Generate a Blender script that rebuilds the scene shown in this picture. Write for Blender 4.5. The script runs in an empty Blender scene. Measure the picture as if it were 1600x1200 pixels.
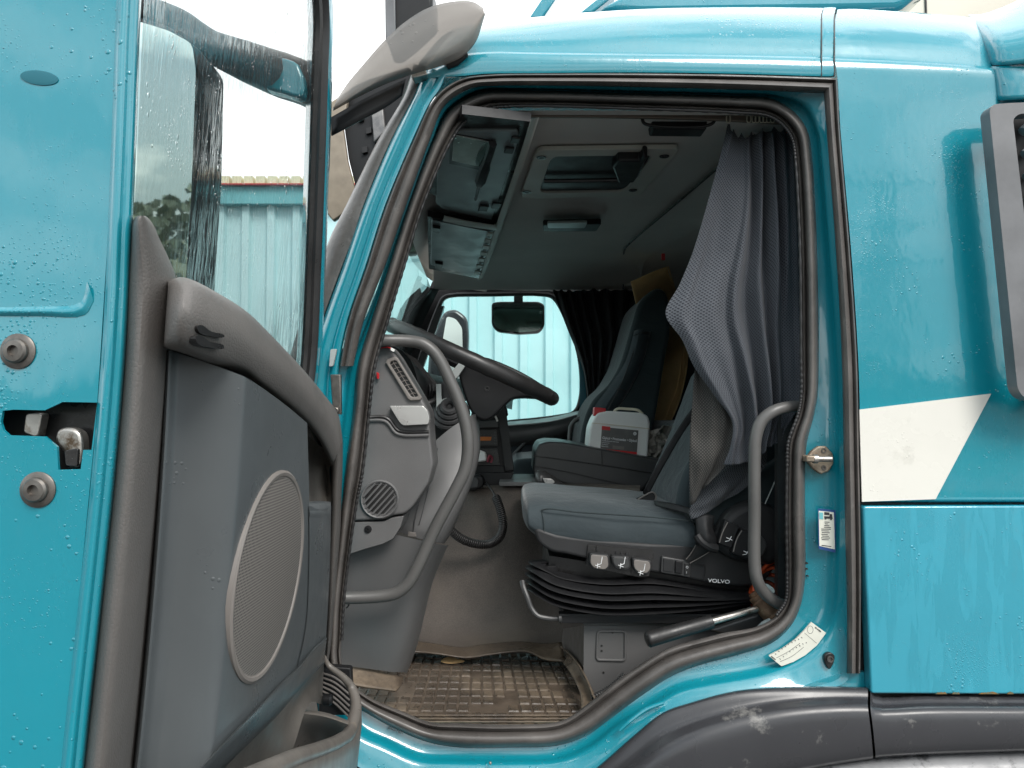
import bpy, bmesh, math, random
from mathutils import Vector, Matrix, noise
random.seed(7)
R = math.radians
S = bpy.context.scene
COL = S.collection
# ------------------------------------------------------------------ camera, world, light
CAM = Vector((0.0, -1.55, 1.95)); F = 1150.0; PITCH = R(2.0)
cd = bpy.data.cameras.new('camera'); cam = bpy.data.objects.new('camera', cd); COL.objects.link(cam)
cam.location = CAM; cam.rotation_euler = (R(90)+PITCH, 0, 0)
cd.sensor_width = 36; cd.lens = 36*F/1600; cd.clip_start = 0.02; cd.clip_end = 600
S.camera = cam
W = bpy.data.worlds.new('World'); S.world = W; W.use_nodes = True
wn = W.node_tree.nodes; wl = W.node_tree.links; wn.clear()
wo = wn.new('ShaderNodeOutputWorld'); wb = wn.new('ShaderNodeBackground')
sky = wn.new('ShaderNodeTexSky'); sky.sky_type = 'NISHITA'; sky.sun_disc = False
sky.sun_elevation = R(48); sky.sun_rotation = R(152); sky.dust_density = 3
tc = wn.new('ShaderNodeTexCoord'); mp = wn.new('ShaderNodeMapping'); mp.inputs['Scale'].default_value = (1, 1, 2.2)
nz = wn.new('ShaderNodeTexNoise'); nz.inputs['Scale'].default_value = 3.8; nz.inputs['Detail'].default_value = 6
rp = wn.new('ShaderNodeValToRGB'); rp.color_ramp.elements[0].position = 0.42; rp.color_ramp.elements[0].color = (3.2, 4.1, 4.6, 1)
rp.color_ramp.elements[1].position = 0.60; rp.color_ramp.elements[1].color = (11.2, 11.3, 11.1, 1)
mx = wn.new('ShaderNodeMix'); mx.data_type = 'RGBA'; mx.inputs[0].default_value = 0.8
wl.new(tc.outputs['Generated'], mp.inputs[0]); wl.new(mp.outputs[0], nz.inputs['Vector']); sx_ = wn.new('ShaderNodeSeparateXYZ'); wl.new(tc.outputs['Generated'], sx_.inputs[0])
m1 = wn.new('ShaderNodeMath'); m1.operation = 'MULTIPLY'; m1.use_clamp = True; m1.inputs[1].default_value = .35; wl.new(sx_.outputs[1], m1.inputs[0])
m2_ = wn.new('ShaderNodeMath'); m2_.operation = 'ADD'; wl.new(nz.outputs['Fac'], m2_.inputs[0]); wl.new(m1.outputs[0], m2_.inputs[1]); wl.new(m2_.outputs[0], rp.inputs[0])
wl.new(sky.outputs[0], mx.inputs[6]); wl.new(rp.outputs[0], mx.inputs[7]); wl.new(mx.outputs[2], wb.inputs[0]); wl.new(wb.outputs[0], wo.inputs[0])
wb.inputs[1].default_value = 0.1
sd = bpy.data.lights.new('sun', 'SUN'); sd.energy = 1.1; sd.angle = R(22); sd.color = (1, .97, .93)
sun = bpy.data.objects.new('sun', sd); COL.objects.link(sun); sun.rotation_euler = (R(46), 0, R(28))
S.view_settings.view_transform = 'Standard'; S.view_settings.look = 'None'; S.view_settings.exposure = 1.2; S.view_settings.gamma = 1
S.render.engine = 'CYCLES'
try:
    S.cycles.max_bounces = 8; S.cycles.transparent_max_bounces = 16; S.cycles.caustics_refractive = False; S.cycles.caustics_reflective = False
except Exception: pass

# ------------------------------------------------------------------ projection helpers (photo pixel -> point at a real depth)
cp, sp_ = math.cos(PITCH), math.sin(PITCH)
def ray(px, py):
    x = (px-800)/F; z = (600-py)/F
    return Vector((x, cp-z*sp_, sp_+z*cp))
def P(px, py, Y): d = ray(px, py); return CAM+d*((Y-CAM.y)/d.y)
def G(px, py, Z): d = ray(px, py); return CAM+d*((Z-CAM.z)/d.z)
DN = Vector((1, 0, -0.075))
def D(px, py, off=0.0):
    d = ray(px, py); c = -0.352-0.075*2.127+off
    return CAM+d*((c-DN.dot(CAM))/DN.dot(d))
# ------------------------------------------------------------------ curve helpers
def cr(p, n=6, closed=False):
    out = []; L = len(p); segs = L if closed else L-1
    def g(i):
        if closed: return p[i % L]
        if i < 0: return p[0]*2-p[1]
        if i >= L: return p[-1]*2-p[-2]
        return p[i]
    for i in range(segs):
        a, b, c, d = g(i-1), g(i), g(i+1), g(i+2)
        # centripetal tangents limit overshoot
        l1 = max((b-a).length, 1e-6)**.5; l2 = max((c-b).length, 1e-6)**.5; l3 = max((d-c).length, 1e-6)**.5
        m1 = (c-b)+((b-a)/l1-(c-a)/(l1+l2))*l2
        m2 = (c-b)+((d-c)/l3-(d-b)/(l2+l3))*l2
        for k in range(n):
            t = k/n; t2 = t*t; t3 = t2*t
            out.append(b*(2*t3-3*t2+1)+m1*(t3-2*t2+t)+c*(-2*t3+3*t2)+m2*(t3-t2))
    if not closed: out.append(p[-1].copy())
    return out
def V2(l): return [Vector((a, b)) for a, b in l]
def px_smooth(l, n=5, closed=False): return [(v.x, v.y) for v in cr(V2(l), n, closed)]
def rnd(l, r, n=4):
    """round the corners of a closed polygon by radius r"""
    p = [Vector(a) for a in l]; out = []; L = len(p)
    for i in range(L):
        a, b, c = p[i-1], p[i], p[(i+1) % L]
        d1, d2 = a-b, c-b; q = min(r, d1.length*.45, d2.length*.45)
        s = b+d1.normalized()*q; e = b+d2.normalized()*q
        for k in range(n+1):
            t = k/n; out.append(tuple(s*(1-t)**2+b*2*t*(1-t)+e*t*t))
    return out
# ------------------------------------------------------------------ mesh helpers
def mk(name, vs, fs, mat, parent=None, smooth=True, ang=35, bevel=0, bseg=3, solid=0, sub=0, uv=None):
    me = bpy.data.meshes.new(name); me.from_pydata([tuple(v) for v in vs], [], fs); me.validate()
    bm = bmesh.new(); bm.from_mesh(me); bmesh.ops.recalc_face_normals(bm, faces=bm.faces); bm.to_mesh(me); bm.free()
    if uv is not None:
        ul = me.uv_layers.new(name='UVMap')
        for lp in me.loops: ul.data[lp.index].uv = uv[lp.vertex_index]
    if smooth:
        for p in me.polygons: p.use_smooth = True
        try: me.set_sharp_from_angle(angle=R(ang))
        except Exception: pass
    me.materials.append(mat)
    o = bpy.data.objects.new(name, me); COL.objects.link(o)
    if parent is not None:
        o.parent = parent; o.matrix_parent_inverse = wmat(parent).inverted()
    if solid:
        m = o.modifiers.new('solid', 'SOLIDIFY'); m.thickness = solid; m.offset = 0
    if bevel:
        m = o.modifiers.new('bevel', 'BEVEL'); m.width = bevel; m.segments = bseg; m.limit_method = 'ANGLE'; m.angle_limit = R(32); m.harden_normals = False
    if sub:
        m = o.modifiers.new('sub', 'SUBSURF'); m.levels = sub; m.render_levels = sub
    return o
def wmat(o):
    m = Matrix.Translation(o.location)
    return m if o.parent is None else Matrix.Identity(4)
def thing(name, label, cat, loc, group=None):
    o = bpy.data.objects.new(name, None); COL.objects.link(o); o.location = loc; o.empty_display_size = .1
    o['label'] = label; o['category'] = cat
    if group: o['group'] = group
    return o
def tag(o, label, cat, group=None, kind=None):
    if label: o['label'] = label
    if cat: o['category'] = cat
    if group: o['group'] = group
    if kind: o['kind'] = kind
    return o
class MB:
    def __init__(s): s.v = []; s.f = []
    def add(s, vs, fs):
        b = len(s.v); s.v += [Vector(v) for v in vs]; s.f += [tuple(i+b for i in f) for f in fs]; return s
    def grid(s, rows, cu=False, cv=False):
        n = len(rows); m = len(rows[0]); vs = [v for r in rows for v in r]; fs = []
        for i in range(n if cv else n-1):
            for j in range(m if cu else m-1):
                i2 = (i+1) % n; j2 = (j+1) % m
                fs.append((i*m+j, i*m+j2, i2*m+j2, i2*m+j))
        return s.add(vs, fs)
    def slab(s, pts, vec):
        n = len(pts); vec = Vector(vec)
        vs = [Vector(p) for p in pts]+[Vector(p)+vec for p in pts]
        fs = [tuple(range(n-1, -1, -1)), tuple(range(n, 2*n))]+[(i, (i+1) % n, n+(i+1) % n, n+i) for i in range(n)]
        return s.add(vs, fs)
    def box(s, a, b):
        a = Vector(a); b = Vector(b)
        return s.slab([(a.x, a.y, a.z), (b.x, a.y, a.z), (b.x, a.y, b.z), (a.x, a.y, b.z)], (0, b.y-a.y, 0))
    def tube(s, path, r, seg=12, closed=False, caps=True):
        n = len(path); rings = []; T = []
        for i in range(n):
            if closed: t = path[(i+1) % n]-path[i-1]
            else: t = path[min(i+1, n-1)]-path[max(i-1, 0)]
            T.append(t.normalized() if t.length > 1e-9 else Vector((0, 0, 1)))
        u = T[0].orthogonal().normalized()
        for i in range(n):
            u = (u-T[i]*u.dot(T[i])).normalized(); w = T[i].cross(u)
            rr = r[i] if isinstance(r, (list, tuple)) else r
            rings.append([path[i]+(u*math.cos(2*math.pi*k/seg)+w*math.sin(2*math.pi*k/seg))*rr for k in range(seg)])
        b = len(s.v); s.grid(rings, cu=True, cv=closed)
        if not closed and caps:
            s.f.append(tuple(b+k for k in range(seg))); s.f.append(tuple(b+(n-1)*seg+k for k in range(seg-1, -1, -1)))
        return s
    def disc(s, c, axis, prof, seg=24, ref=None, ry=1.0):
        """lathe: prof = [(radius, height along axis)]"""
        a = Vector(axis).normalized(); u = (Vector(ref) if ref else a.orthogonal()).normalized(); u = (u-a*u.dot(a)).normalized(); w = a.cross(u); c = Vector(c)
        rows = [[c+a*h+(u*math.cos(2*math.pi*k/seg)*r+w*math.sin(2*math.pi*k/seg)*r*ry) for k in range(seg)] for r, h in prof]
        b = len(s.v); s.grid(rows, cu=True)
        s.f.append(tuple(b+k for k in range(seg))); s.f.append(tuple(b+(len(prof)-1)*seg+k for k in range(seg)))
        return s
    def build(s, name, mat, parent=None, **k): return mk(name, s.v, s.f, mat, parent, **k)
def tri_fill(loops):
    bm = bmesh.new()
    for lp in loops:
        vs = [bm.verts.new(v) for v in lp]
        for i in range(len(vs)): bm.edges.new((vs[i], vs[(i+1) % len(vs)]))
    bmesh.ops.triangle_fill(bm, use_beauty=True, edges=bm.edges[:])
    bm.verts.index_update()
    V = [v.co.copy() for v in bm.verts]; Fc = [tuple(v.index for v in f.verts) for f in bm.faces]; bm.free()
    return V, Fc
def plate(name, outer, holes, vec, mat, parent=None, **k):
    V, Fc = tri_fill([outer]+holes); vec = Vector(vec); n = len(V)
    vs = V+[v+vec for v in V]; fs = [tuple(reversed(f)) for f in Fc]+[tuple(i+n for i in f) for f in Fc]
    b = 0
    for lp in [outer]+holes:
        m = len(lp); fs += [(b+i, b+(i+1) % m, n+b+(i+1) % m, n+b+i) for i in range(m)]; b += m
    return mk(name, vs, fs, mat, parent, **k)
def sheet(name, rows, mat, parent=None, nu=5, nv=5, thick=0, fn=None, uvs=False, **k):
    """rows of control points, smoothed both ways"""
    rr = [cr(r, nu) for r in rows]; cols = list(zip(*rr)); cc = [cr(list(c), nv) for c in cols]; gr = [list(r) for r in zip(*cc)]
    g0 = gr
    if fn: gr = [[fn(p, i/(len(gr)-1), j/(len(r)-1)) for j, p in enumerate(r)] for i, r in enumerate(gr)]
    mb = MB().grid(gr); uv = None
    if uvs:
        w = [0]; nr = len(gr)
        for j in range(1, len(gr[0])): w.append(w[-1]+sum((gr[i][j]-gr[i][j-1]).length for i in range(nr))/nr)
        uv = [(w[j], ra[j].z) for ra in g0 for j in range(len(ra))]
    return mk(name, mb.v, mb.f, mat, parent, solid=thick, uv=uv, **k)
def rowsP(rows): return [[P(*q) for q in r] for r in rows]
def slabP(name, pts, Y, th, mat, parent=None, round_=0, smooth_=False, **k):
    if smooth_: pts = px_smooth(pts, 5, True)
    if round_: pts = rnd(pts, round_)
    return MB().slab([P(a, b, Y) for a, b in pts], (0, th, 0)).build(name, mat, parent, **k)
def tubeP(name, pts, rpx, mat, parent=None, n=6, seg=14, **k):
    path = cr([P(*q) for q in pts], n); y = pts[0][2]; r = rpx*(1.55+y)/F
    return MB().tube(path, r, seg).build(name, mat, parent, **k)
def text(name, body, loc, size, mat, parent, rot=(90, 0, 0), sx=1.0, ext=0.0004, align='LEFT', bold=0):
    c = bpy.data.curves.new(name, 'FONT'); c.body = body; c.size = size; c.extrude = ext; c.align_x = align; c.offset = bold
    o = bpy.data.objects.new(name, c); COL.objects.link(o); bpy.context.view_layer.update()
    me = bpy.data.meshes.new_from_object(o); bpy.data.objects.remove(o)
    mt = Matrix.Translation(loc) @ Matrix.Rotation(R(rot[2]), 4, 'Z') @ Matrix.Rotation(R(rot[1]), 4, 'Y') @ Matrix.Rotation(R(rot[0]), 4, 'X') @ Matrix.Diagonal((sx, 1, 1, 1))
    me.transform(mt); me.materials.clear(); me.materials.append(mat)
    o = bpy.data.objects.new(name, me); COL.objects.link(o); o.parent = parent; o.matrix_parent_inverse = wmat(parent).inverted()
    return o
# ------------------------------------------------------------------ materials
class NT:
    def __init__(s, name):
        s.m = bpy.data.materials.new(name); s.m.use_nodes = True; s.n = s.m.node_tree.nodes; s.l = s.m.node_tree.links
        s.b = s.n['Principled BSDF']; s.out = s.n['Material Output']; s.tc = s.n.new('ShaderNodeTexCoord')
    def node(s, t, **k):
        n = s.n.new(t)
        for a, v in k.items(): setattr(n, a, v)
        return n
    def link(s, a, b): s.l.new(a, b)
    def noise(s, scale, detail=4, rough=.55, stretch=(1, 1, 1), src='Object', dist=0):
        mpn = s.n.new('ShaderNodeMapping'); mpn.inputs['Scale'].default_value = stretch; s.l.new(s.tc.outputs[src], mpn.inputs[0])
        t = s.n.new('ShaderNodeTexNoise'); t.inputs['Scale'].default_value = scale; t.inputs['Detail'].default_value = detail; t.inputs['Roughness'].default_value = rough
        t.inputs['Distortion'].default_value = dist
        s.l.new(mpn.outputs[0], t.inputs['Vector']); return t.outputs['Fac']
    def voro(s, scale, stretch=(1, 1, 1), feature='F1', src='Object', rnd_=1.0):
        mpn = s.n.new('ShaderNodeMapping'); mpn.inputs['Scale'].default_value = stretch; s.l.new(s.tc.outputs[src], mpn.inputs[0])
        t = s.n.new('ShaderNodeTexVoronoi'); t.feature = feature; t.inputs['Scale'].default_value = scale; t.inputs['Randomness'].default_value = rnd_
        s.l.new(mpn.outputs[0], t.inputs['Vector']); return t.outputs['Distance']
    def ramp(s, fac, stops):
        r = s.n.new('ShaderNodeValToRGB'); e = r.color_ramp.elements
        while len(e) < len(stops): e.new(.5)
        for i, (p, c) in enumerate(stops):
            e[i].position = p; e[i].color = (c, c, c, 1) if not isinstance(c, (tuple, list)) else tuple(c)+(1,)
        s.l.new(fac, r.inputs[0]); return r.outputs[0]
    def math(s, op, a, b=None, clamp=False):
        m = s.n.new('ShaderNodeMath'); m.operation = op; m.use_clamp = clamp
        for i, v in enumerate((a, b)):
            if v is None: continue
            if isinstance(v, (int, float)): m.inputs[i].default_value = v
            else: s.l.new(v, m.inputs[i])
        return m.outputs[0]
    def mix(s, f, a, b):
        m = s.n.new('ShaderNodeMix'); m.data_type = 'RGBA'
        for i, v in ((0, f), (6, a), (7, b)):
            if isinstance(v, (int, float)): m.inputs[i].default_value = v if i == 0 else (v, v, v, 1)
            elif isinstance(v, (tuple, list)): m.inputs[i].default_value = tuple(v)+(1,)
            else: s.l.new(v, m.inputs[i])
        return m.outputs[2]
    def bump(s, h, strength=.3, dist=.002, prev=None):
        b = s.n.new('ShaderNodeBump'); b.inputs['Strength'].default_value = strength; b.inputs['Distance'].default_value = dist
        s.l.new(h, b.inputs['Height'])
        if prev is not None: s.l.new(prev, b.inputs['Normal'])
        return b.outputs[0]
    def set(s, **k):
        for a, v in k.items():
            i = s.b.inputs[a.replace('_', ' ')]
            if isinstance(v, (int, float)): i.default_value = v
            elif isinstance(v, (tuple, list)): i.default_value = tuple(v)+((1,) if len(v) == 3 and i.type == 'RGBA' else ())
            else: s.l.new(v, i)
        return s
def drops(t, scale, size, seed_noise=18, stretch=(1, 1, 1)):
    """height map of separate beads of rain water"""
    d = t.voro(scale, stretch); n = t.noise(seed_noise, 3)
    th = t.math('MULTIPLY', t.ramp(n, [(.45, 0.0), (.7, 1.0)]), size)
    h = t.math('SUBTRACT', th, d); h = t.math('MULTIPLY', h, 1/size, clamp=True)
    return t.math('POWER', h, .5)
def simple(name, col, rough=.5, var=.25, vs=6, bs=0, bst=.3, bd=.001, metal=0, coat=0, dirt=None, det=5, spec=.5, wet=False):
    t = NT(name); n = t.noise(vs, det)
    c = t.mix(t.ramp(n, [(.3, 0.), (.7, 1.)]), tuple(x*(1-var) for x in col), tuple(x*(1+var) for x in col))
    if dirt:
        dn = t.noise(dirt[1], 8, .7); c = t.mix(t.ramp(dn, [(dirt[2], 0.), (dirt[2]+.12, 1.)]), c, dirt[0])
    t.set(Base_Color=c, Metallic=metal, Coat_Weight=coat, Specular_IOR_Level=spec)
    rn = t.noise(vs*3.1, 4); t.set(Roughness=t.ramp(rn, [(.2, max(rough-.12, .02)), (.8, min(rough+.12, 1))]))
    nrm = None
    if bs: nrm = t.bump(t.noise(bs, 3), bst, bd)
    if wet: nrm = t.bump(drops(t, 130, .32, 14), .6, .0012, nrm)
    if nrm is not None: t.set(Normal=nrm)
    return t.m
def paint_mat(name, col, streak=False):
    t = NT(name)
    n = t.noise(2.2, 6, .6); g = t.noise(9, 7, .7, (1, 1, .35))
    c = t.mix(t.ramp(n, [(.35, 0.), (.7, 1.)]), tuple(x*.93 for x in col), tuple(x*1.06 for x in col))
    c = t.mix(t.ramp(g, [(.62, 0.), (.86, .35)]), c, (.10, .22, .24))
    t.set(Base_Color=c, Coat_Weight=1., Coat_Roughness=.05, Coat_IOR=1.55)
    rg = t.ramp(t.noise(5, 7, .7, (1, 1, .4)), [(.3, .17), (.75, .36)])
    if streak:
        sx = t.noise(34, 4, .5, (1, 1, .16), dist=.6); sv = t.ramp(sx, [(.5, 0.), (.56, 1.)])
        rg = t.mix(sv, rg, .34); t.set(Base_Color=t.mix(t.math('MULTIPLY', sv, .07), c, tuple(min(1, x*2.2+.08) for x in col)))
    t.set(Roughness=rg)
    b1 = t.bump(t.noise(1.6, 2), .12, .03); b1 = t.bump(t.noise(7, 4, .6, (1, 1, .5)), .22, .006, b1); b1 = t.bump(drops(t, 240, .36, 6), .6, .0008, b1)
    b2 = t.bump(drops(t, 95, .30, 9), .8, .0016, b1)
    t.set(Normal=b2); t.link(b2, t.b.inputs['Coat Normal'])
    return t.m
TEAL = (.004, .245, .315)
M = {}
M['paint'] = paint_mat('teal_paint', TEAL)
M['paint_hatch'] = paint_mat('teal_paint_rain_streaks', (.022, .30, .40), True)
M['decal'] = simple('white_decal', (.75, .725, .66), .3, .05, 3, dirt=((.56, .54, .48), 5, .58), wet=True)
def rubber_mat(name, col, rough):
    t = NT(name); n = t.noise(7, 8, .65, (1, 1, 1)); f = t.noise(45, 6, .7)
    c = t.mix(t.ramp(n, [(.35, 0.), (.68, 1.)]), tuple(x*.7 for x in col), tuple(x*1.35 for x in col))
    c = t.mix(t.ramp(f, [(.6, 0.), (.78, .5)]), c, tuple(x*2.2 for x in col))
    t.set(Base_Color=c, Roughness=t.ramp(t.noise(16, 5), [(.3, rough-.18), (.7, rough+.15)]))
    b = t.bump(f, .35, .001); b = t.bump(drops(t, 150, .3, 22), .7, .001, b); t.set(Normal=b); return t.m
M['rubber'] = rubber_mat('weathered_rubber', (.105, .095, .088), .40)
M['rubber_dark'] = rubber_mat('black_rubber', (.022, .021, .021), .4)
def leather(name, col, rough=.5, scale=260, dist=.0012):
    t = NT(name); v = t.voro(scale, (1, 1, .8), 'DISTANCE_TO_EDGE'); h = t.ramp(v, [(0., 0.), (.22, 1.)])
    n = t.noise(5, 6); c = t.mix(t.ramp(n, [(.3, 0.), (.7, 1.)]), tuple(x*.85 for x in col), tuple(x*1.15 for x in col))
    t.set(Base_Color=c, Roughness=t.ramp(t.noise(11, 5), [(.3, rough-.1), (.7, rough+.12)])); b = t.bump(h, .20, dist*.7); b = t.bump(t.noise(30, 4), .1, .002, b)
    t.set(Normal=b); return t.m
M['leather'] = leather('grained_door_trim', (.125, .115, .107), .45)
M['dashg'] = leather('grained_dash_plastic', (.135, .132, .131), .5, 420, .0008)
M['panel'] = simple('blue_grey_door_plastic', (.085, .094, .098), .33, .12, 4, 60, .05, .001, wet=True)
M['kick'] = simple('grey_kick_plastic', (.115, .113, .112), .5, .10, 3, 200, .1, .0006, dirt=((.17, .14, .11), 9, .66))
M['black'] = simple('black_plastic', (.014, .014, .015), .42, .2, 8, 300, .12, .0005, spec=.3)
M['seatpl'] = simple('seat_plastic', (.028, .028, .029), .5, .2, 6, 380, .18, .0006, spec=.32, dirt=((.10, .085, .07), 14, .68))
M['console'] = simple('console_plastic', (.05, .05, .05), .4, .15, 5, 350, .15, .0006)
M['pocket'] = simple('worn_pocket_plastic', (.15, .135, .12), .36, .22, 8, 120, .15, .001, dirt=((.22, .18, .14), 24, .62))
M['fender'] = simple('dark_fender_plastic', (.04, .04, .044), .3, .12, 3, 250, .06, .0006, dirt=((.24, .23, .215), 10, .60))
M['railm'] = simple('painted_grab_rail', (.105, .102, .098), .38, .12, 9, 260, .12, .0004)
M['liner'] = simple('headliner', (.70, .665, .625), .9, .08, 3, 400, .2, .0006)
M['linerl'] = simple('headliner_trim', (.62, .60, .54), .6, .1, 4)
M['locker'] = simple('locker_flap', (.24, .27, .28), .45, .1, 5)
M['steel'] = simple('dirty_steel', (.42, .40, .37), .38, .3, 30, 90, .3, .001, metal=.9, dirt=((.13, .09, .06), 30, .52))
M['screw'] = simple('greasy_screw', (.17, .155, .14), .4, .35, 60, metal=.75)
M['rust'] = simple('rusty_iron', (.15, .085, .05), .55, .45, 40, 90, .5, .002, metal=.35, dirt=((.33, .24, .16), 40, .6))
M['rusty'] = simple('rusty_striker_plate', (.30, .245, .185), .5, .3, 40, 90, .4, .001, metal=.4, dirt=((.15, .08, .04), 50, .52))
M['silver'] = simple('silver_trim', (.55, .54, .52), .3, .08, 8, metal=.55)
M['ltgrey'] = simple('light_grey_lever', (.42, .45, .44), .4, .08, 8)
M['orange'] = simple('orange_hose', (.55, .075, .018), .35, .15, 9)
M['white'] = simple('white_plastic', (.86, .85, .82), .4, .05, 6)
M['cream'] = simple('cream_handle', (.70, .64, .50), .4, .08, 6)
M['red'] = simple('red_plastic', (.60, .02, .025), .4, .1, 6)
M['label'] = simple('grey_label', (.13, .125, .12), .35, .25, 14)
M['ink'] = simple('black_ink', (.03, .03, .035), .6, 0)
M['icon'] = simple('white_ink', (.8, .8, .8), .5, 0)
M['blueink'] = simple('blue_ink', (.02, .07, .22), .5, 0)
M['paper'] = simple('sticker_paper', (.74, .73, .64), .5, .05, 20)
M['card'] = simple('brown_cardboard', (.68, .44, .20), .8, .18, 7, 120, .15, .001)
M['bag'] = simple('thin_plastic_bag', (.55, .52, .46), .22, .2, 14, 30, .8, .01)
M['orange_lcd'] = simple('amber_display', (.45, .12, .015), .4, .1, 10)
M['windseal'] = simple('windscreen_seal', (.10, .095, .09), .35, .3, 12, 70, .6, .002, wet=True)
M['grmirror'] = simple('intake_plastic', (.15, .15, .155), .38, .25, 9, 60, .2, .001, dirt=((.30, .29, .28), 7, .6))
M['dusty'] = simple('wet_mudguard', (.27, .27, .275), .35, .2, 14, 60, .3, .002, dirt=((.07, .07, .075), 26, .55), wet=True)
def fabric(name, col, scale=900, sheen=.3, var=.2):
    t = NT(name); w = t.voro(scale, (1, 1, 1), rnd_=.3); n = t.noise(4, 5)
    c = t.mix(t.ramp(n, [(.3, 0.), (.7, 1.)]), tuple(x*(1-var) for x in col), tuple(x*(1+var) for x in col))
    t.set(Base_Color=c, Roughness=.85, Sheen_Weight=sheen, Sheen_Roughness=.4); b = t.bump(w, .25, .0008)
    b = t.bump(t.noise(13, 3, .5, (1, 1, 1.6), dist=.8), .55, .008, b); t.set(Normal=b); return t.m
M['fabric'] = fabric('blue_grey_seat_fabric', (.036, .049, .055))
M['fabric_dk'] = fabric('dark_seat_fabric', (.022, .033, .036))
M['cloth_blk'] = fabric('black_curtain_cloth', (.008, .008, .009), 800, .1)
M['webbing'] = simple('seat_belt_webbing', (.016, .016, .017), .55, .15, 20, 500, .4, .0005)
def cloth_pattern(name, base, dot, k=262.0):
    t = NT(name); uv = t.node('ShaderNodeUVMap'); sep = t.node('ShaderNodeSeparateXYZ'); t.link(uv.outputs[0], sep.inputs[0])
    a = t.math('SINE', t.math('MULTIPLY', sep.outputs[0], k*math.pi)); b = t.math('SINE', t.math('MULTIPLY', sep.outputs[1], k*math.pi))
    p = t.math('MULTIPLY', a, b); q = t.ramp(p, [(.10, 0.), (.35, 1.)])
    n = t.noise(6, 5); bs = t.mix(t.ramp(n, [(.3, 0.), (.7, 1.)]), tuple(x*.85 for x in base), tuple(x*1.15 for x in base))
    t.set(Base_Color=t.mix(q, bs, dot), Roughness=.85, Sheen_Weight=.08); bb = t.bump(p, .5, .0008); bb = t.bump(t.noise(16, 3, .5, (1, 1, .5), dist=.5), .4, .006, bb); t.set(Normal=bb); return t.m
M['curtain'] = cloth_pattern('grey_dotted_curtain', (.088, .096, .110), (.016, .018, .026))
M['curtain_rev'] = cloth_pattern('curtain_reverse_side', (.035, .033, .032), (.10, .096, .085))
def carpet():
    t = NT('dirty_brown_floor_covering'); n = t.noise(5, 8, .6); f = t.noise(380, 2); m = t.noise(2.5, 5)
    c = t.ramp(n, [(.3, (.042, .033, .028)), (.55, (.078, .062, .051)), (.8, (.135, .105, .080))])
    c = t.mix(t.ramp(f, [(.35, 0.), (.75, .5)]), c, (.16, .135, .115)); c = t.mix(t.ramp(m, [(.5, 0.), (.72, .35)]), c, (.14, .105, .075))
    t.set(Base_Color=c, Roughness=.72); t.set(Normal=t.bump(f, .6, .0012)); return t.m
M['carpet'] = carpet()
def matmat(name, wet=True):
    t = NT(name); n = t.noise(12, 9, .7); f = t.noise(90, 6, .7); m = t.noise(3.2, 4, .5)
    c = t.ramp(n, [(.3, (.058, .042, .030)), (.5, (.135, .10, .068)), (.72, (.225, .17, .12))])
    c = t.mix(t.ramp(f, [(.5, 0.), (.72, .7)]), c, (.06, .045, .033))
    w = t.ramp(m, [(.5, 0.), (.56, 1.)]); c = t.mix(t.math('MULTIPLY', w, .75), c, (.060, .046, .036))
    t.set(Base_Color=c, Roughness=t.mix(w, .62, .24)); t.set(Normal=t.bump(t.noise(60, 6, .65), .6, .003)); return t.m
M['mat'] = matmat('muddy_rubber_mat')
M['mat_groove'] = simple('wet_mat_groove', (.105, .080, .060), .35, .4, 20, 80, .4, .002)
def speaker_mat():
    t = NT('speaker_grille'); mpn = t.node('ShaderNodeMapping'); mpn.inputs['Rotation'].default_value = (R(45), 0, 0); t.link(t.tc.outputs['Object'], mpn.inputs[0])
    sep = t.node('ShaderNodeSeparateXYZ'); t.link(mpn.outputs[0], sep.inputs[0]); k = 2*math.pi/.0052
    a = t.math('SINE', t.math('MULTIPLY', sep.outputs[1], k)); b = t.math('SINE', t.math('MULTIPLY', sep.outputs[2], k)); p = t.math('MULTIPLY', a, b); q = t.ramp(p, [(.12, 0.), (.3, 1.)])
    t.set(Base_Color=t.mix(q, (.215, .195, .178), (.015, .014, .013)), Roughness=.5); t.set(Normal=t.bump(q, -.5, .001)); return t.m
M['speaker'] = speaker_mat()
M['sprim'] = simple('speaker_rim', (.20, .18, .165), .4, .08, 6)
def mirror(name, tint, rough=.02):
    t = NT(name); t.set(Base_Color=tint, Metallic=1., Roughness=rough); t.set(Normal=t.bump(drops(t, 60, .3, 10, (1, 1, .5)), .8, .002)); return t.m
M['mirror'] = mirror('mirror_glass', (.72, .80, .74))
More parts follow.
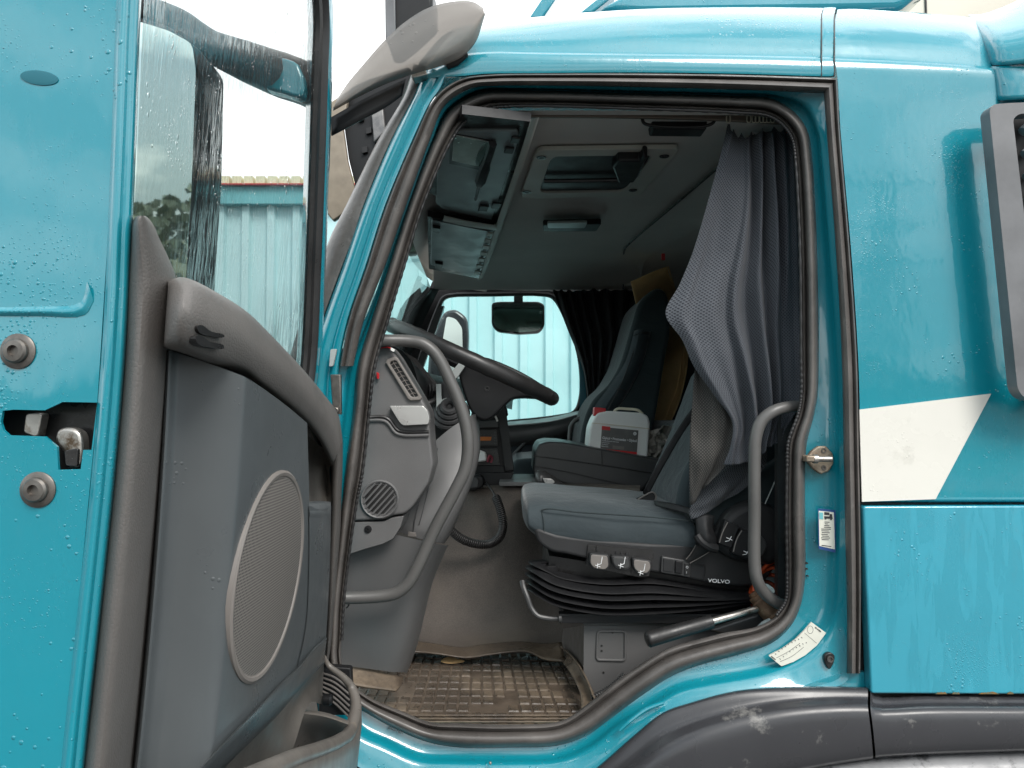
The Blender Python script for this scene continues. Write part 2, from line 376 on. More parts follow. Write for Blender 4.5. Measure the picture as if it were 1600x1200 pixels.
def glass(name, tint=(.86, .95, .92), wet=.0, refl=.12):
    t = NT(name); t.n.remove(t.b)
    tr = t.node('ShaderNodeBsdfTransparent'); tr.inputs[0].default_value = tint+(1,)
    gl = t.node('ShaderNodeBsdfGlossy'); gl.inputs['Roughness'].default_value = .03
    lw = t.node('ShaderNodeFresnel'); lw.inputs[0].default_value = 1.45
    mxs = t.node('ShaderNodeMixShader'); t.link(t.math('MULTIPLY', lw.outputs[0], refl*6, clamp=True), mxs.inputs[0]); t.link(tr.outputs[0], mxs.inputs[1]); t.link(gl.outputs[0], mxs.inputs[2])
    last = mxs.outputs[0]
    if wet:
        s = t.noise(190, 4, .6, (1, 1, .035), dist=.3); d = drops(t, 95, .34, 12, (1, 1, .7)); fine = drops(t, 230, .40, 26, (1, 1, .8))
        h = t.math('ADD', t.math('ADD', t.math('MULTIPLY', s, .35), d), fine); nb = t.bump(h, 1, .0028)
        rf = t.node('ShaderNodeBsdfRefraction'); rf.inputs['IOR'].default_value = 1.06; rf.inputs['Roughness'].default_value = .03; rf.inputs[0].default_value = (.78, .84, .82, 1); t.link(nb, rf.inputs['Normal']); t.link(nb, gl.inputs['Normal'])
        band = t.ramp(t.noise(4, 3, .5, (1, 1, .5)), [(.40, .06), (.62, .55)])
        mask = t.math('MAXIMUM', t.math('MULTIPLY', t.ramp(s, [(.44, 0.), (.52, 1.)]), band), t.math('MAXIMUM', d, fine), clamp=True)
        m2 = t.node('ShaderNodeMixShader'); t.link(t.math('MULTIPLY', mask, wet), m2.inputs[0]); t.link(last, m2.inputs[1]); t.link(rf.outputs[0], m2.inputs[2]); last = m2.outputs[0]
    t.link(last, t.out.inputs[0]); return t.m
M['glass_door'] = glass('wet_door_glass', (.95, .99, .97), .85, .07)
M['glass'] = glass('cab_glass', (.80, .95, .93))
M['visor'] = None
def visor_mat():
    t = NT('smoked_visor_acrylic'); t.n.remove(t.b)
    tr = t.node('ShaderNodeBsdfTransparent'); tr.inputs[0].default_value = (.46, .43, .40, 1)
    pb = t.node('ShaderNodeBsdfPrincipled'); pb.inputs['Base Color'].default_value = (.36, .34, .32, 1); pb.inputs['Roughness'].default_value = .28; pb.inputs['Coat Weight'].default_value = .5
    t.link(t.bump(drops(t, 70, .3, 7), .8, .002), pb.inputs['Normal'])
    mxs = t.node('ShaderNodeMixShader'); mxs.inputs[0].default_value = .42; t.link(tr.outputs[0], mxs.inputs[1]); t.link(pb.outputs[0], mxs.inputs[2]); t.link(mxs.outputs[0], t.out.inputs[0]); return t.m
M['visor'] = visor_mat()
M['corr'] = simple('pale_blue_corrugated_sheet', (.50, .72, .74), .5, .07, 1.5)
M['fascia'] = simple('teal_fascia', (.16, .46, .50), .45, .08, 1.5)
M['gutter'] = simple('cream_gutter', (.80, .76, .52), .5, .1, 4)
M['boxbody'] = simple('cream_box_body', (.66, .60, .50), .35, .05, 3)
M['beige'] = simple('painted_gravel_reflection', (.30, .25, .19), .4, .15, 30, 40, .3, .002)  # matte brown paints the gravel reflected in the front mirror glass
M['asphalt'] = simple('wet_asphalt', (.055, .055, .055), .42, .3, 1.3, 60, .4, .01)
M['leafs'] = simple('foliage', (.15, .18, .135), .7, .5, 2)  # leaf green lightened, distance haze put into the colour
M['field'] = simple('grass_field', (.09, .10, .05), .8, .3, .5)
# ------------------------------------------------------------------ setting
g = MB().grid([[Vector((x, y, 0)) for x in (-300, -60, -10, 0, 10, 60, 300)] for y in (-300, -60, -10, 0, 10, 60, 300)]).build('ground', M['asphalt']); g['kind'] = 'structure'

# ------------------------------------------------------------------ the truck
TR = thing('truck', 'teal truck cab with its driver door wide open, seen from the side', 'truck', (0.3, 0.6, 0.0))
# opening stations: I inner edge of seal, E outer edge of seal, C crease, O outer edge of door jamb
ST = [((534,1000),(515,1000),(508,1000),(500,1000)), ((537,940),(518,940),(510,940),(500,940)), ((546,860),(527,860),(520,860),(505,860)),
 ((558,780),(535,780),(526,780),(510,780)), ((566,740),(539,740),(528,740),(512,740)), ((577,640),(552,640),(538,640),(515,640)),
 ((585,575),(558,575),(547,575),(520,575)), ((606,500),(580,500),(575,500),(569,500)), ((630,420),(606,420),(603,420),(600,420)),
 ((661,320),(639,320),(638,320),(635,320)), ((705,220),(677,220),(675,220),(671,220)), ((729,188),(701,172),(699,170),(694,166)),
 ((760,171),(752,142),(750,140),(745,136)), ((800,166),(800,141),(800,138),(800,133)), ((1000,170),(1000,146),(1000,142),(1000,136)),
 ((1150,176),(1150,150),(1150,146),(1150,140)), ((1200,181),(1205,154),(1210,149),(1220,142)), ((1224,196),(1241,175),(1258,166),(1289,146)),
 ((1238,217),(1261,203),(1277,205),(1293,200)), ((1243,250),(1269,250),(1283,250),(1296,250)), ((1250,380),(1276,380),(1294,380),(1306,380)),
 ((1252,560),(1279,560),(1307,560),(1316,560)), ((1252,620),(1277,620),(1309,620),(1318,620)), ((1247,648),(1271,652),(1310,650),(1319,650)),
 ((1232,690),(1261,690),(1310,690),(1320,690)), ((1230,730),(1258,730),(1310,730),(1321,730)), ((1229,820),(1258,820),(1310,820),(1322,820)),
 ((1230,900),(1258,900),(1308,900),(1323,900)), ((1228,938),(1252,942),(1303,955),(1324,975)), ((1213,962),(1237,976),(1280,1003),(1326,1060)),
 ((1182,979),(1207,1004),(1239,1036),(1290,1077)), ((1130,989),(1150,1024),(1188,1053),(1225,1078)), ((1098,997),(1100,1037),(1110,1067),(1150,1085)),
 ((1045,1012),(1052,1055),(1058,1080),(1080,1105)), ((1000,1038),(1002,1087),(1010,1108),(1032,1122)), ((955,1070),(952,1124),(969,1131),(987,1157)),
 ((915,1102),(915,1150),(925,1165),(945,1192)), ((878,1126),(870,1165),(875,1187),(890,1220)), ((800,1132),(800,1168),(800,1191),(800,1230)),
 ((720,1130),(720,1168),(700,1190),(700,1230)), ((672,1128),(670,1160),(655,1187),(650,1225)), ((630,1112),(620,1140),(600,1163),(600,1215)),
 ((580,1091),(575,1115),(565,1147),(555,1195)), ((552,1070),(535,1085),(525,1110),(510,1150)), ((537,1047),(519,1057),(505,1075),(495,1100)), ((533,1022),(514,1027),(503,1040),(493,1050))]
def ring(k, Y): return cr([P(s[k][0], s[k][1], Y) for s in ST], 6, True)
def ringmix(t, Y, a=0, b=1): return cr([P(s[a][0]*(1-t)+s[b][0]*t, s[a][1]*(1-t)+s[b][1]*t, Y) for s in ST], 6, True)
jamb = MB().grid([ring(0, .16), ring(0, .10), ringmix(.5, .075), ring(1, .066), ringmix(.5, .060, 1, 2), ringmix(.86, .050, 1, 2), ring(2, .036), ringmix(.25, .026, 2, 3), ringmix(.7, .020, 2, 3), ring(3, .012), ring(3, .06)], cu=True).build('door_jamb', M['paint'], TR, ang=60)
prof = [(0, .094), (.03, .062), (.09, .050), (.17, .047), (.25, .052), (.31, .058), (.37, .050), (.46, .036), (.6, .030), (.75, .030), (.88, .038), (.97, .052), (1.02, .072)]
seal = MB().grid([ringmix(t, y) for t, y in prof], cu=True).build('door_seal', M['rubber'], TR, ang=80)
# ribbed inner piping
pp = cr([P(s[0][0], s[0][1], .050) for s in ST[:30]], 26)
pp = [q for q in pp]
MB().tube(pp, [.0042 if k % 4 < 2 else .0032 for k in range(len(pp))], 6).build('ribbed_piping', M['rubber_dark'], seal, ang=80)
# outer weather strip on the body
RL = [((531,572),(552,572)), ((545,500),(569,500)), ((572,420),(600,420)), ((604,320),(635,320)), ((646,220),(671,220)), ((672,164),(694,166)), ((692,140),(716,148)), ((722,123),(745,136)), ((760,117),(775,134)), ((880,115),(880,134)), ((1000,115),(1000,136)), ((1150,117),(1150,140)), ((1308,122),(1287,146))]
RR = [((1308,122),(1287,146)), ((1312,200),(1291,200)), ((1327,380),(1305,380)), ((1339,560),(1315,560)), ((1342,700),(1318,700)), ((1345,860),(1321,860)), ((1345,960),(1323,960)), ((1344,1052),(1323,1052))]
def wstrip(name, L, par):
    pr = [(0, .02), (0, -.006), (.10, -.010), (.22, -.004), (.3, .001), (.4, -.010), (.6, -.014), (.8, -.008), (.95, .002), (1.0, .018), (1., .03)]
    return MB().grid([cr([P(a[0]*(1-t)+b[0]*t, a[1]*(1-t)+b[1]*t, y) for a, b in L], 6) for t, y in pr]).build(name, M['rubber'], par, ang=80)
wst = wstrip('frame_weatherstrip', RL, TR); wstrip('frame_weatherstrip', RR, TR)
# A pillar
AP = [((666,106),(700,112)), ((655,125),(690,138)), ((645,150),(674,160)), ((609,220),(646,220)), ((567,320),(604,320)), ((532,420),(572,420)), ((503,500),(545,500)), ((480,570),(531,572)), ((470,640),(528,640)), ((455,900),(510,900)), ((455,1060),(510,1060))]
rows = []
for (a, b) in AP:
    f = lambda t, y: P(a[0]*(1-t)+b[0]*t, a[1]*(1-t)+b[1]*t, y)
    rows.append([f(0, .05), f(.08, .018), f(.35, .0), f(.62, .006), f(.70, .0), f(.93, -.001), f(1.0, .012)])
MB().grid([cr(r, 3) for r in [list(q) for q in zip(*[cr(list(c), 5) for c in zip(*rows)])]]).build('a_pillar', M['paint'], TR, ang=50)
WS = [((646,100),(668,104)), ((640,125),(657,125)), ((631,150),(647,150)), ((590,220),(611,220)), ((541,320),(569,320)), ((514,375),(551,375)), ((500,420),(534,420)), ((470,500),(505,500)), ((440,600),(475,600))]
MB().grid([cr([P(a[0]*(1-t)+b[0]*t, a[1]*(1-t)+b[1]*t, y) for a, b in WS], 5) for t, y in [(0, .09), (.05, .05), (.3, .028), (.7, .022), (.96, .024), (1, .05)]]).build('windscreen_seal', M['windseal'], TR, ang=70)
# roof side and roof
def roofz(px, top):  # outline rows
    return None
RF = [ # px, y bottom(at rubber), crease, mid, upper, top silhouette
 (655,126,118,110,104,98), (690,122,104,86,66,58), (716,121,88,66,46,42), (760,117,82,60,42,36), (840,116,83,60,36,26), (1000,115,85,56,26,14), (1150,117,87,58,24,11), (1283,121,90,60,26,12)]
def roof_rows(RF):
    rr = []
    for x, b, c, m, u, tp in RF:
        q = P(x, tp, .20)
        rr.append([P(x, b, .018), P(x, b-2, .0), P(x, c+2.5, .001), P(x, c-.5, .010), P(x, c-4, .013), P(x, m, .030), P(x, u, .085), q, q+Vector((0, .14, .045)), q+Vector((0, .5, .09)), q+Vector((0, 1.4, .09)), q+Vector((0, 1.85, -.1))])
    return rr
roof = sheet('roof_side', roof_rows(RF), M['paint'], TR, 3, 4, ang=60)
sheet('seam_cover', roof_rows([(1284,121,90,61,27,14), (1287,121,90,60,26,12), (1296,121,90,60,26,11), (1303,120,90,60,26,11)]), M['paint'], roof, 3, 3, ang=60)
for x in (1283.5, 1303.5):
    MB().tube(cr([P(x, 119, -.0005), P(x, 92, -.0005), P(x, 87, .009), P(x, 60, .029), P(x, 27, .083), P(x, 14, .19)], 5), .0016, 6).build('roof_seam_shadow', M['rubber_dark'], roof)  # dark tubes laid on as the shadow lines of the seams
# rear side panel, with roof
RP = [(1305, 15, 92), (1330, 14, 93), (1400, 18, 96), (1470, 23, 100), (1512, 27, 103), (1535, 33, 105), (1575, 32, 107), (1800, 12, 120)]
def eL(y): # left edge of the rear panel follows the weather strip
    pts = [(60,1304), (122,1309), (200,1313), (380,1329), (560,1341), (785,1347)]
    for (a, b), (c, d) in zip(pts, pts[1:]):
        if y <= c: return b+(d-b)*(y-a)/(c-a)
    return 1347
rows = []
for k, (x, tp, crs) in enumerate(RP):
    q = P(x, tp, .20); fx = (x-1305)/495
    col = [q+Vector((0, 1.6, -.05)), q+Vector((0, 1.2, .09)), q+Vector((0, .3, .07)), q, P(x, tp+16, .085), P(x, tp+44, .032), P(x, crs-4, .013), P(x, crs-.5, .010), P(x, crs+2.5, .001)]
    for y in (130, 200, 380, 560, 700, 776, 782):
        l = eL(y); col.append(P(l+(1800-l)*fx, y, -.002))
    col.append(P(1347+(453)*fx, 786, .02)); rows.append(col)
rear = sheet('rear_side_panel', rows, M['paint'], TR, 4, 4, ang=60)
slabP('stripe_decal', [(1343,640),(1549,615),(1462,780),(1347,784)], -.0062, .003, M['decal'], rear)['label'] = 'white four-sided stripe on teal panel'
slabP('storage_hatch', [(1349,791),(1800,789),(1800,1086),(1361,1084)], -.012, .03, M['paint_hatch'], TR, round_=5, bevel=.004, bseg=3)
slabP('hatch_gap', [(1335,780),(1800,776),(1800,1100),(1335,1100)], .024, .05, M['rubber_dark'], TR)
rs_ = NT('rust_patch'); rs_.set(Base_Color=rs_.ramp(rs_.noise(90, 5), [(.4, (.10, .12, .08)), (.6, (.24, .12, .03))]), Roughness=.8)
for x0, x1 in ((1462, 1480), (1488, 1500), (1530, 1562), (1574, 1584)):
    pts = [(x0, 1084.6)]+[(x0+(x1-x0)*k/6, 1082.6-random.uniform(0, 2.2)) for k in range(1, 6)]+[(x1, 1084.6)]
    slabP('rust_spot', pts, -.0132, .002, rs_.m, TR)
# jamb corner filler between weather strip and hatch
slabP('sill_corner', [(1321,1050),(1352,1050),(1354,1078),(1290,1079),(1240,1078)], .016, .03, M['paint'], TR)
# fender and step
FT = [(560,1260,1320,1400), (700,1262,1320,1400), (800,1258,1310,1400), (880,1240,1290,1380), (931,1203,1245,1340), (990,1152,1206,1300), (1036,1116,1172,1270), (1080,1100,1150,1250), (1150,1082,1128,1225), (1225,1076,1112,1206), (1300,1075,1105,1192), (1356,1076,1104,1184)]
def fen(L):
    rr = []
    for x, a, b, c in L:
        rr.append([P(x, a-3, .03), P(x, a, -.004), P(x, a+(b-a)*.22, -.012), P(x, a+(b-a)*.55, -.020), P(x, b, -.050), P(x+4, b+(c-b)*.4, -.060), P(x+8, b+(c-b)*.93, -.055), P(x+8, c, -.045), P(x+8, c+3, .02)])
    return rr
fe = sheet('wheel_arch', fen(FT), M['fender'], TR, 3, 5, ang=60)
fe['label'] = 'dark grey plastic wheel arch trim with dried mud'
sheet('rear_fender_trim', fen([(1360,1077,1106,1183), (1366,1088,1110,1182), (1450,1088,1108,1177), (1600,1089,1108,1172), (1800,1089,1108,1165)]), M['fender'], TR, 3, 4, ang=60)
sheet('mudguard', [[P(x, a, .0), P(x, a+12, -.03), P(x, a+40, -.05), P(x, a+110, -.04), P(x, a+200, .0)] for x, a in ((940,1270), (1050,1245), (1150,1222), (1230,1200), (1300,1190), (1360,1182), (1450,1176), (1600,1171), (1800,1163))], M['dusty'], TR, 4, 4)
# side air deflector and intake
defl = sheet('side_deflector', rowsP([[(1513,25,.20), (1525,40,.12), (1538,70,.05), (1548,101,.02)], [(1535,24,.16), (1550,42,.06), (1558,70,.0), (1562,102,-.01)], [(1570,12,.14), (1580,36,.04), (1588,66,-.02), (1592,100,-.03)], [(1620,-12,.13), (1626,20,.03), (1632,56,-.04), (1636,95,-.05)], [(1740,-60,.13), (1742,-20,.03), (1744,30,-.04), (1746,84,-.05)]]), M['paint'], TR, 4, 4, thick=.006, ang=80)
sheet('deflector_foot', rowsP([[(1549,104,.01), (1553,125,.005), (1559,157,.0)], [(1562,104,-.008), (1566,125,-.012), (1570,157,-.014)], [(1600,102,-.025), (1602,125,-.03), (1604,155,-.03)], [(1745,90,-.045), (1745,120,-.05), (1745,150,-.05)]]), M['paint'], defl, 4, 3, thick=.006, ang=80)
IO = [(1546,172),(1552,163),(1575,161),(1850,150),(1850,640),(1640,632),(1600,622),(1590,608)]
II = [(1583,186),(1592,178),(1620,176),(1790,176),(1790,590),(1640,590),(1628,570)]
intake = plate('air_intake_frame', [P(a, b, -.085) for a, b in rnd(IO, 8)], [[P(a, b, -.085) for a, b in rnd(II, 8)]], (0, .03, 0), M['grmirror'], TR, bevel=.008, bseg=3)
for i in range(13):
    y = 190+i*36
    MB().tube(cr([P(1598+i*3, y+16, -.05), P(1630+i*2, y-8, -.052), P(1680, y-36, -.05), P(1790, y-60, -.045)], 5), .011, 8).build('louvre', M['grmirror'], intake)
slabP('intake_backing', [(1572,180),(1800,170),(1800,600),(1622,600)], -.03, .02, M['black'], intake)
# interior cab shell seen through windows
shell = MB()
shell.box((-.52, .02, .95), (1.3, .06, 1.16)); shell.box((-.5, .07, .9), (1.3, 2.25, 1.15))
shell.build('cab_floor_pan', M['black'], TR)

# ------------------------------------------------------------------ sun visor above the windscreen, front mirror
VO = [((530,152),(520,172)), ((545,130),(560,150)), ((570,100),(600,131)), ((598,68),(645,115)), ((630,38),(690,102)), ((668,14),(722,88)), ((705,4),(742,66)), ((738,4),(752,38)), ((755,14),(757,22))]
vis = sheet('sun_visor', [[P(a[0], a[1], -.02), P(a[0]*.6+b[0]*.4, a[1]*.6+b[1]*.4, -.042), P(a[0]*.2+b[0]*.8, a[1]*.2+b[1]*.8, -.046), P(b[0], b[1], -.03)] for a, b in VO], M['visor'], TR, 5, 5, thick=.004)
slabP('visor_bracket', [(690,92),(706,84),(726,76),(732,84),(716,100),(700,106)], -.01, .04, M['black'], vis, bevel=.003)
slabP('visor_bracket', [(640,112),(664,106),(668,116),(645,122)], -.02, .03, M['steel'], vis, bevel=.002)
sheet('visor_lower_strip', rowsP([[(518,184,.0), (518,212,.0)], [(560,160,.0), (560,190,.0)], [(600,140,.01), (602,168,.01)], [(634,124,.02), (628,150,.02)]]), M['black'], vis, 3, 3, thick=.006)
fm = slabP('front_mirror', [(546,138),(575,124),(640,104),(652,130),(630,190),(606,230),(585,275),(562,318),(545,250),(538,200)], .35, .12, M['black'], TR, bevel=.02, round_=6)
fm['label'] = 'black front view mirror ahead of the windscreen'
slabP('mirror_face', [(500,170),(546,139),(536,200),(543,250),(560,318),(520,345),(500,320)], .32, .02, M['beige'], fm, bevel=.004)  # mirror glass side, its reflection painted as flat beige
slabP('mirror_stem', [(602,-30),(676,-30),(676,12),(640,45),(618,62),(602,62)], .35, .14, M['black'], fm, bevel=.01)
slabP('mirror_stem_edge', [(601,-30),(617,-30),(618,60),(602,64)], .335, .012, M['grmirror'], fm, bevel=.003)
slabP('mirror_clip', [(580,172),(598,168),(602,205),(584,222)], .335, .02, M['grmirror'], fm, bevel=.003)
for k, (x, y) in enumerate([(560,180),(572,200),(592,240),(578,258),(566,230),(590,160)]):
    slabP('mirror_clip', [(x,y),(x+8,y-2),(x+8,y+7),(x,y+9)], .34, .012, M['seatpl'], fm)
# windscreen
wsg = sheet('windscreen', [[P(645,110,.06), P(628,300,.6), P(676,458,2.12)], [P(570,290,.06), P(590,450,1.1), P(650,500,2.12)], [P(500,420,.06), P(550,560,1.1)+Vector((-.06,0,0)), P(630,580,2.12)], [P(430,640,.06), P(510,720,1.1)+Vector((-.06,0,0)), P(600,700,2.12)]], M['glass'], TR, 5, 5)
# roof deflector and box body above / behind
rd = slabP('roof_deflector', [(935,12),(1010,-30),(1500,-60),(1415,9),(1400,14),(1300,16),(1000,20)], .55, 1.0, M['paint'], TR, bevel=.02)
slabP('deflector_strut', [(826,28),(858,-20),(880,-20),(848,28)], .6, .05, M['paint'], rd, bevel=.006)
slabP('deflector_strut', [(905,20),(945,-12),(965,-12),(925,20)], .6, .05, M['paint'], rd, bevel=.006)
bb = slabP('box_body', [(1380,30),(1440,-70),(1900,-100),(1900,400),(1600,400),(1400,60)], .9, 1.2, M['boxbody'], TR, bevel=.01)
bb['label'] = 'cream box body behind the cab'
slabP('box_body_seam', [(1445,-40),(1447,-40),(1449,30),(1447,30)], .894, .01, M['seatpl'], bb)

# ------------------------------------------------------------------ open driver door (opens towards the camera, hinged on the A pillar)
DY = -.87
top_ = [(-150,-700),(226,-700),(194,-120),(180,60),(170,345),(152,629),(98,628),(70,641),(21,640),(4,642),(1,660),(-150,660)]
bot_ = [(-150,660),(1,660),(5,672),(14,680),(70,682),(89,698),(91,734),(126,733),(130,703),(143,703),(152,629),(148,680),(98,1200),(80,1500),(-150,1500)]
bot_[10] = (151.9,629.5)
door = MB().slab([P(a, b, DY) for a, b in top_], (0, .003, 0)).slab([P(a, b, DY) for a, b in bot_], (0, .003, 0)).build('door', M['paint'], TR, smooth=False)
door['label'] = 'open driver door seen edge on with grey inner trim'
xr = [(-700,262),(-120,229),(0,220),(200,213),(345,207),(500,200),(700,185),(900,165),(1200,133),(1500,110)]
sheet('door_edge_fold', [[P(x-38+o, y, DY+d) for o, d in ((0,-.0005), (4,-.004), (10,-.006), (17,-.004), (22,.002), (30,.004), (36,.012), (39,.03), (39,.06))] for y, x in xr], M['paint'], door, 2, 3, ang=60)
slabP('latch_recess', [(-30,610),(165,610),(160,750),(-30,750)], DY+.03, .03, M['rubber_dark'], door)
slabP('latch_lever', rnd([(40,646),(66,645),(58,684),(36,676)], 6), DY+.010, .012, M['steel'], door, bevel=.003)
slabP('latch_claw', px_smooth([(86,690),(90,672),(106,668),(124,676),(128,700),(124,728),(104,729),(98,706)], 3, True), DY+.008, .014, M['steel'], door, bevel=.003)
slabP('latch_claw', rnd([(100,704),(122,700),(120,729),(102,728)], 4), DY+.004, .004, M['rubber_dark'], door, bevel=.001)
for x, y in ((29,549), (60,765)):
    c = P(x, y, DY)
    w = MB().disc(c, (0,-1,0), [(.0165,-.001), (.0165,.0015), (.0150,.0025), (.0115,.0030), (.0112,.0062), (.0095,.0082), (.0052,.0086), (.0048,.004)], 28).build('door_screw', M['screw'], door, ang=30)
sheet('door_step', rowsP([[(-150,479,DY-.0005), (-150,484,DY-.0035), (-150,492,DY-.0005)], [(60,479,DY-.0005), (60,486,DY-.0035), (60,494,DY-.0005)], [(126,472,DY-.0005), (128,482,DY-.003), (132,492,DY-.0005)], [(136,440,DY-.0005), (140,450,DY-.003), (146,470,DY-.0005)]]), M['paint'], door, 4, 4)
MB().disc(P(62,122,DY), (0,-1,0), [(.018,-.001), (.018,.0008), (.015,.001), (.012,.0012)], 28, ref=(1,0,-.12), ry=.38).build('rubber_plug', simple('dark_teal_plug', (.004, .12, .16), .5, .1), door)
# outer shell
def zx(x, y, z): return Vector((x, y, z))
MB().grid([[Vector((-.545+.02*abs(z-1.5), y, z)) for y in (-.865, -.6, -.3, -.03)] for z in (.85, 1.2, 1.6, 1.95, 2.1)]).build('outer_skin', M['paint'], door)
inn = sheet('inner_trim', [[D(x, y, o) for x, o in ((a-1,-.03), (a+1,-.002), (a+(b-a)*.28,.016), (a+(b-a)*.6,.018), (a+(b-a)*.9,.006), (b,-.012))] for y, a, b in
   ((337,216,226), (341,211,232), (352,207,240), (375,206,250), (400,205,262), (440,203,276), (560,197,268), (700,185,256), (900,165,238), (1050,150,224), (1250,128,204))], M['leather'], door, 4, 4, ang=60)
TT = [(264,441),(276,436),(292,437),(350,466),(388,491),(420,522),(472,577),(507,619),(529,652),(535,690)]
TB = [(256,541),(262,544),(280,549),(330,567),(381,584),(402,600),(440,628),(479,661),(503,695),(519,727)]
rows = []
for kk_, (a, b) in enumerate(zip(TT, TB)):
    def q(t, o): o = (o+(.018 if o > .01 else 0))*(.45, .68, .9, 1)[min(kk_, 3)]+.004; return D(a[0]*(1-t)+b[0]*t, a[1]*(1-t)+b[1]*t, o)
    rows.append([q(-.02, -.01), q(.0, .022), q(.10, .036), q(.45, .046), q(.85, .040), q(.97, .03), q(1.01, .006)])
arm = sheet('armrest_trim', [[D(264*(1-t)+256*t, 441*(1-t)+541*t, -.012) for t in (-.02, 0, .1, .45, .85, .97, 1.01)], [D(264*(1-t)+256*t-.3, 441*(1-t)+541*t, o) for t, o in ((-.02, -.008), (0, .004), (.1, .018), (.45, .022), (.85, .02), (.97, .012), (1.01, 0))]]+rows, M['leather'], inn, 4, 4, ang=60)
for (pts) in ([(308,510),(316,508),(330,518),(350,523),(350,527),(333,526),(312,520)], [(306,526),(313,524),(328,534),(349,539),(349,545),(330,543),(309,537)]):
    MB().slab([D(x, y, .0660+(x-292)/58*.0058) for x, y in px_smooth(pts, 3, True)], (-.01, 0, 0)).build('trim_slot', M['rubber_dark'], arm)
sheet('hinge_side_trim', [[D(a, y, -.01), D(a, y, .028), D((a+b)/2, y, .038), D(b-1, y, .03), D(b+.5, y, .0)] for y, a, b in ((690,517,535), (725,520,535), (780,519,533), (820,518,532), (900,514,526), (1000,509,518), (1036,507,513))], M['leather'], arm, 4, 4)
cols = [[(257,546),(251,700),(236,900),(218,1100),(202,1250)], [(264,549),(257,700),(243,900),(225,1100),(209,1250)], [(282,553),(275,700),(262,900),(244,1100),(229,1250)],
        [(376,586),(366,750),(352,900),(334,1100),(318,1212)], [(388,592),(380,750),(366,900),(348,1100),(335,1178)], [(440,628),(436,770),(430,900),(425,1050),(418,1100)], [(480,661),(483,775),(483,880),(478,980),(465,1046)]]
of = [-.01, .010, .014, .066, .0705, .0712, .0715]
sheet('door_panel', [[D(x, y, o) for x, y in c] for c, o in zip(cols, of)], M['panel'], inn, 5, 5, ang=60)
sheet('door_panel', [[D(x, y, o) for x, y in c] for c, o in (([(483,790),(483,880),(478,980),(464,1046)], .073), ([(500,796),(500,880),(495,980),(488,1024)], .071), ([(513,793),(513,880),(509,960),(507,1002)], .063), ([(518,790),(516,880),(512,960),(509,1000)], .02))], M['panel'], inn, 4, 4, ang=60)
MB().slab([D(x, y, -.012) for x, y in ((262,470),(300,455),(350,480),(420,536),(500,632),(528,700),(512,1030),(470,1062),(300,1235),(215,1235),(250,560))], (-.006, 0, 0)).build('trim_backing', M['leather'], inn)
# handle recess
sheet('handle_recess', [[D(x, y, o) for x, y, o in r] for r in ([(480,664,.03), (497,694,.03), (514,708,.03), (520,728,.03)], [(481,690,.012), (497,700,.008), (508,712,.008), (515,730,.02)], [(482,760,.010), (496,760,.004), (510,760,.006), (517,765,.024)], [(483,788,.02), (496,786,.012), (510,786,.014), (518,790,.03)])], M['pocket'], inn, 4, 4)
sheet('recess_lip', [[D(x, y, o) for x, y, o in r] for r in ([(482,786,.01), (483,788,.066), (484,800,.0735), (484,812,.0725)], [(500,785,.01), (500,787,.064), (501,800,.0715), (501,812,.0705)], [(516,785,.01), (517,788,.055), (517,800,.062), (517,812,.060)])], M['panel'], inn, 4, 4)
# speaker
c0 = D(423, 895, .0722); up = (D(427, 742, .0722)-c0); ax = DN.normalized()
side = (D(467, 888, .0722)-c0); sl = side.length*1.02; ul = up.length
uu = up.normalized(); ss = ax.cross(uu).normalized()
def lathe_e(prof, name, mat, par, rx, ry, seg=48):
    rowsL = [[c0+ax*h+(ss*math.cos(2*math.pi*k/seg)*rx*r+uu*math.sin(2*math.pi*k/seg)*ry*r) for k in range(seg)] for r, h in prof]
    mb = MB().grid(rowsL, cu=True); mb.f.append(tuple((len(prof)-1)*seg+k for k in range(seg)))
    return mb.build(name, mat, par, ang=40)
spk = lathe_e([(1.018, -.012), (1.016, -.004), (1.01, -.006), (1.0, -.008)], 'speaker_recess', M['panel'], inn, sl, ul)
lathe_e([(1.012, -.008), (1.008, .0015), (.985, .0035), (.955, .0028), (.945, .0012)], 'speaker_rim', M['sprim'], spk, sl, ul)
lathe_e([(.95, .001), (.7, .004), (.4, .0058), (.1, .0062)], 'speaker_grille', M['speaker'], spk, sl, ul)
# diagonal band and map pocket
bu = [(510,998),(487,1017),(464,1045),(442,1067),(400,1110),(340,1172),(290,1225)]; bl = [(507,1034),(490,1050),(472,1070),(433,1115),(400,1148),(350,1198),(310,1245)]
sheet('panel_band', [[D(a[0], a[1], .055), D(a[0]+.5, a[1]+1, .080), D((a[0]+b[0])/2, (a[1]+b[1])/2, .076), D(b[0], b[1], .068), D(b[0], b[1], .03)] for a, b in zip(bu, bl)], M['panel'], inn, 3, 4, ang=60)
pk = sheet('door_pocket', [[D(x, y, o) for x, y, o in r] for r in ([(507,1034,.052), (505,1060,.035), (503,1100,.03)], [(472,1070,.052), (472,1090,.04), (478,1108,.05)], [(433,1115,.052), (440,1150,.045), (452,1182,.05)], [(400,1148,.052), (402,1185,.04), (410,1240,.03)], [(350,1198,.052), (345,1240,.05), (345,1290,.05)])], M['pocket'], inn, 4, 4)
sheet('pocket_floor', [[D(470,1108,.03), D(508,1113,.07), D(545,1126,.115)], [D(466,1114,.035), D(508,1120,.075), D(544,1132,.118)], [D(455,1150,.02), D(500,1160,.05), D(535,1170,.10)], [D(440,1260,.0), D(490,1260,.02), D(530,1260,.08)]], M['pocket'], pk, 4, 4)
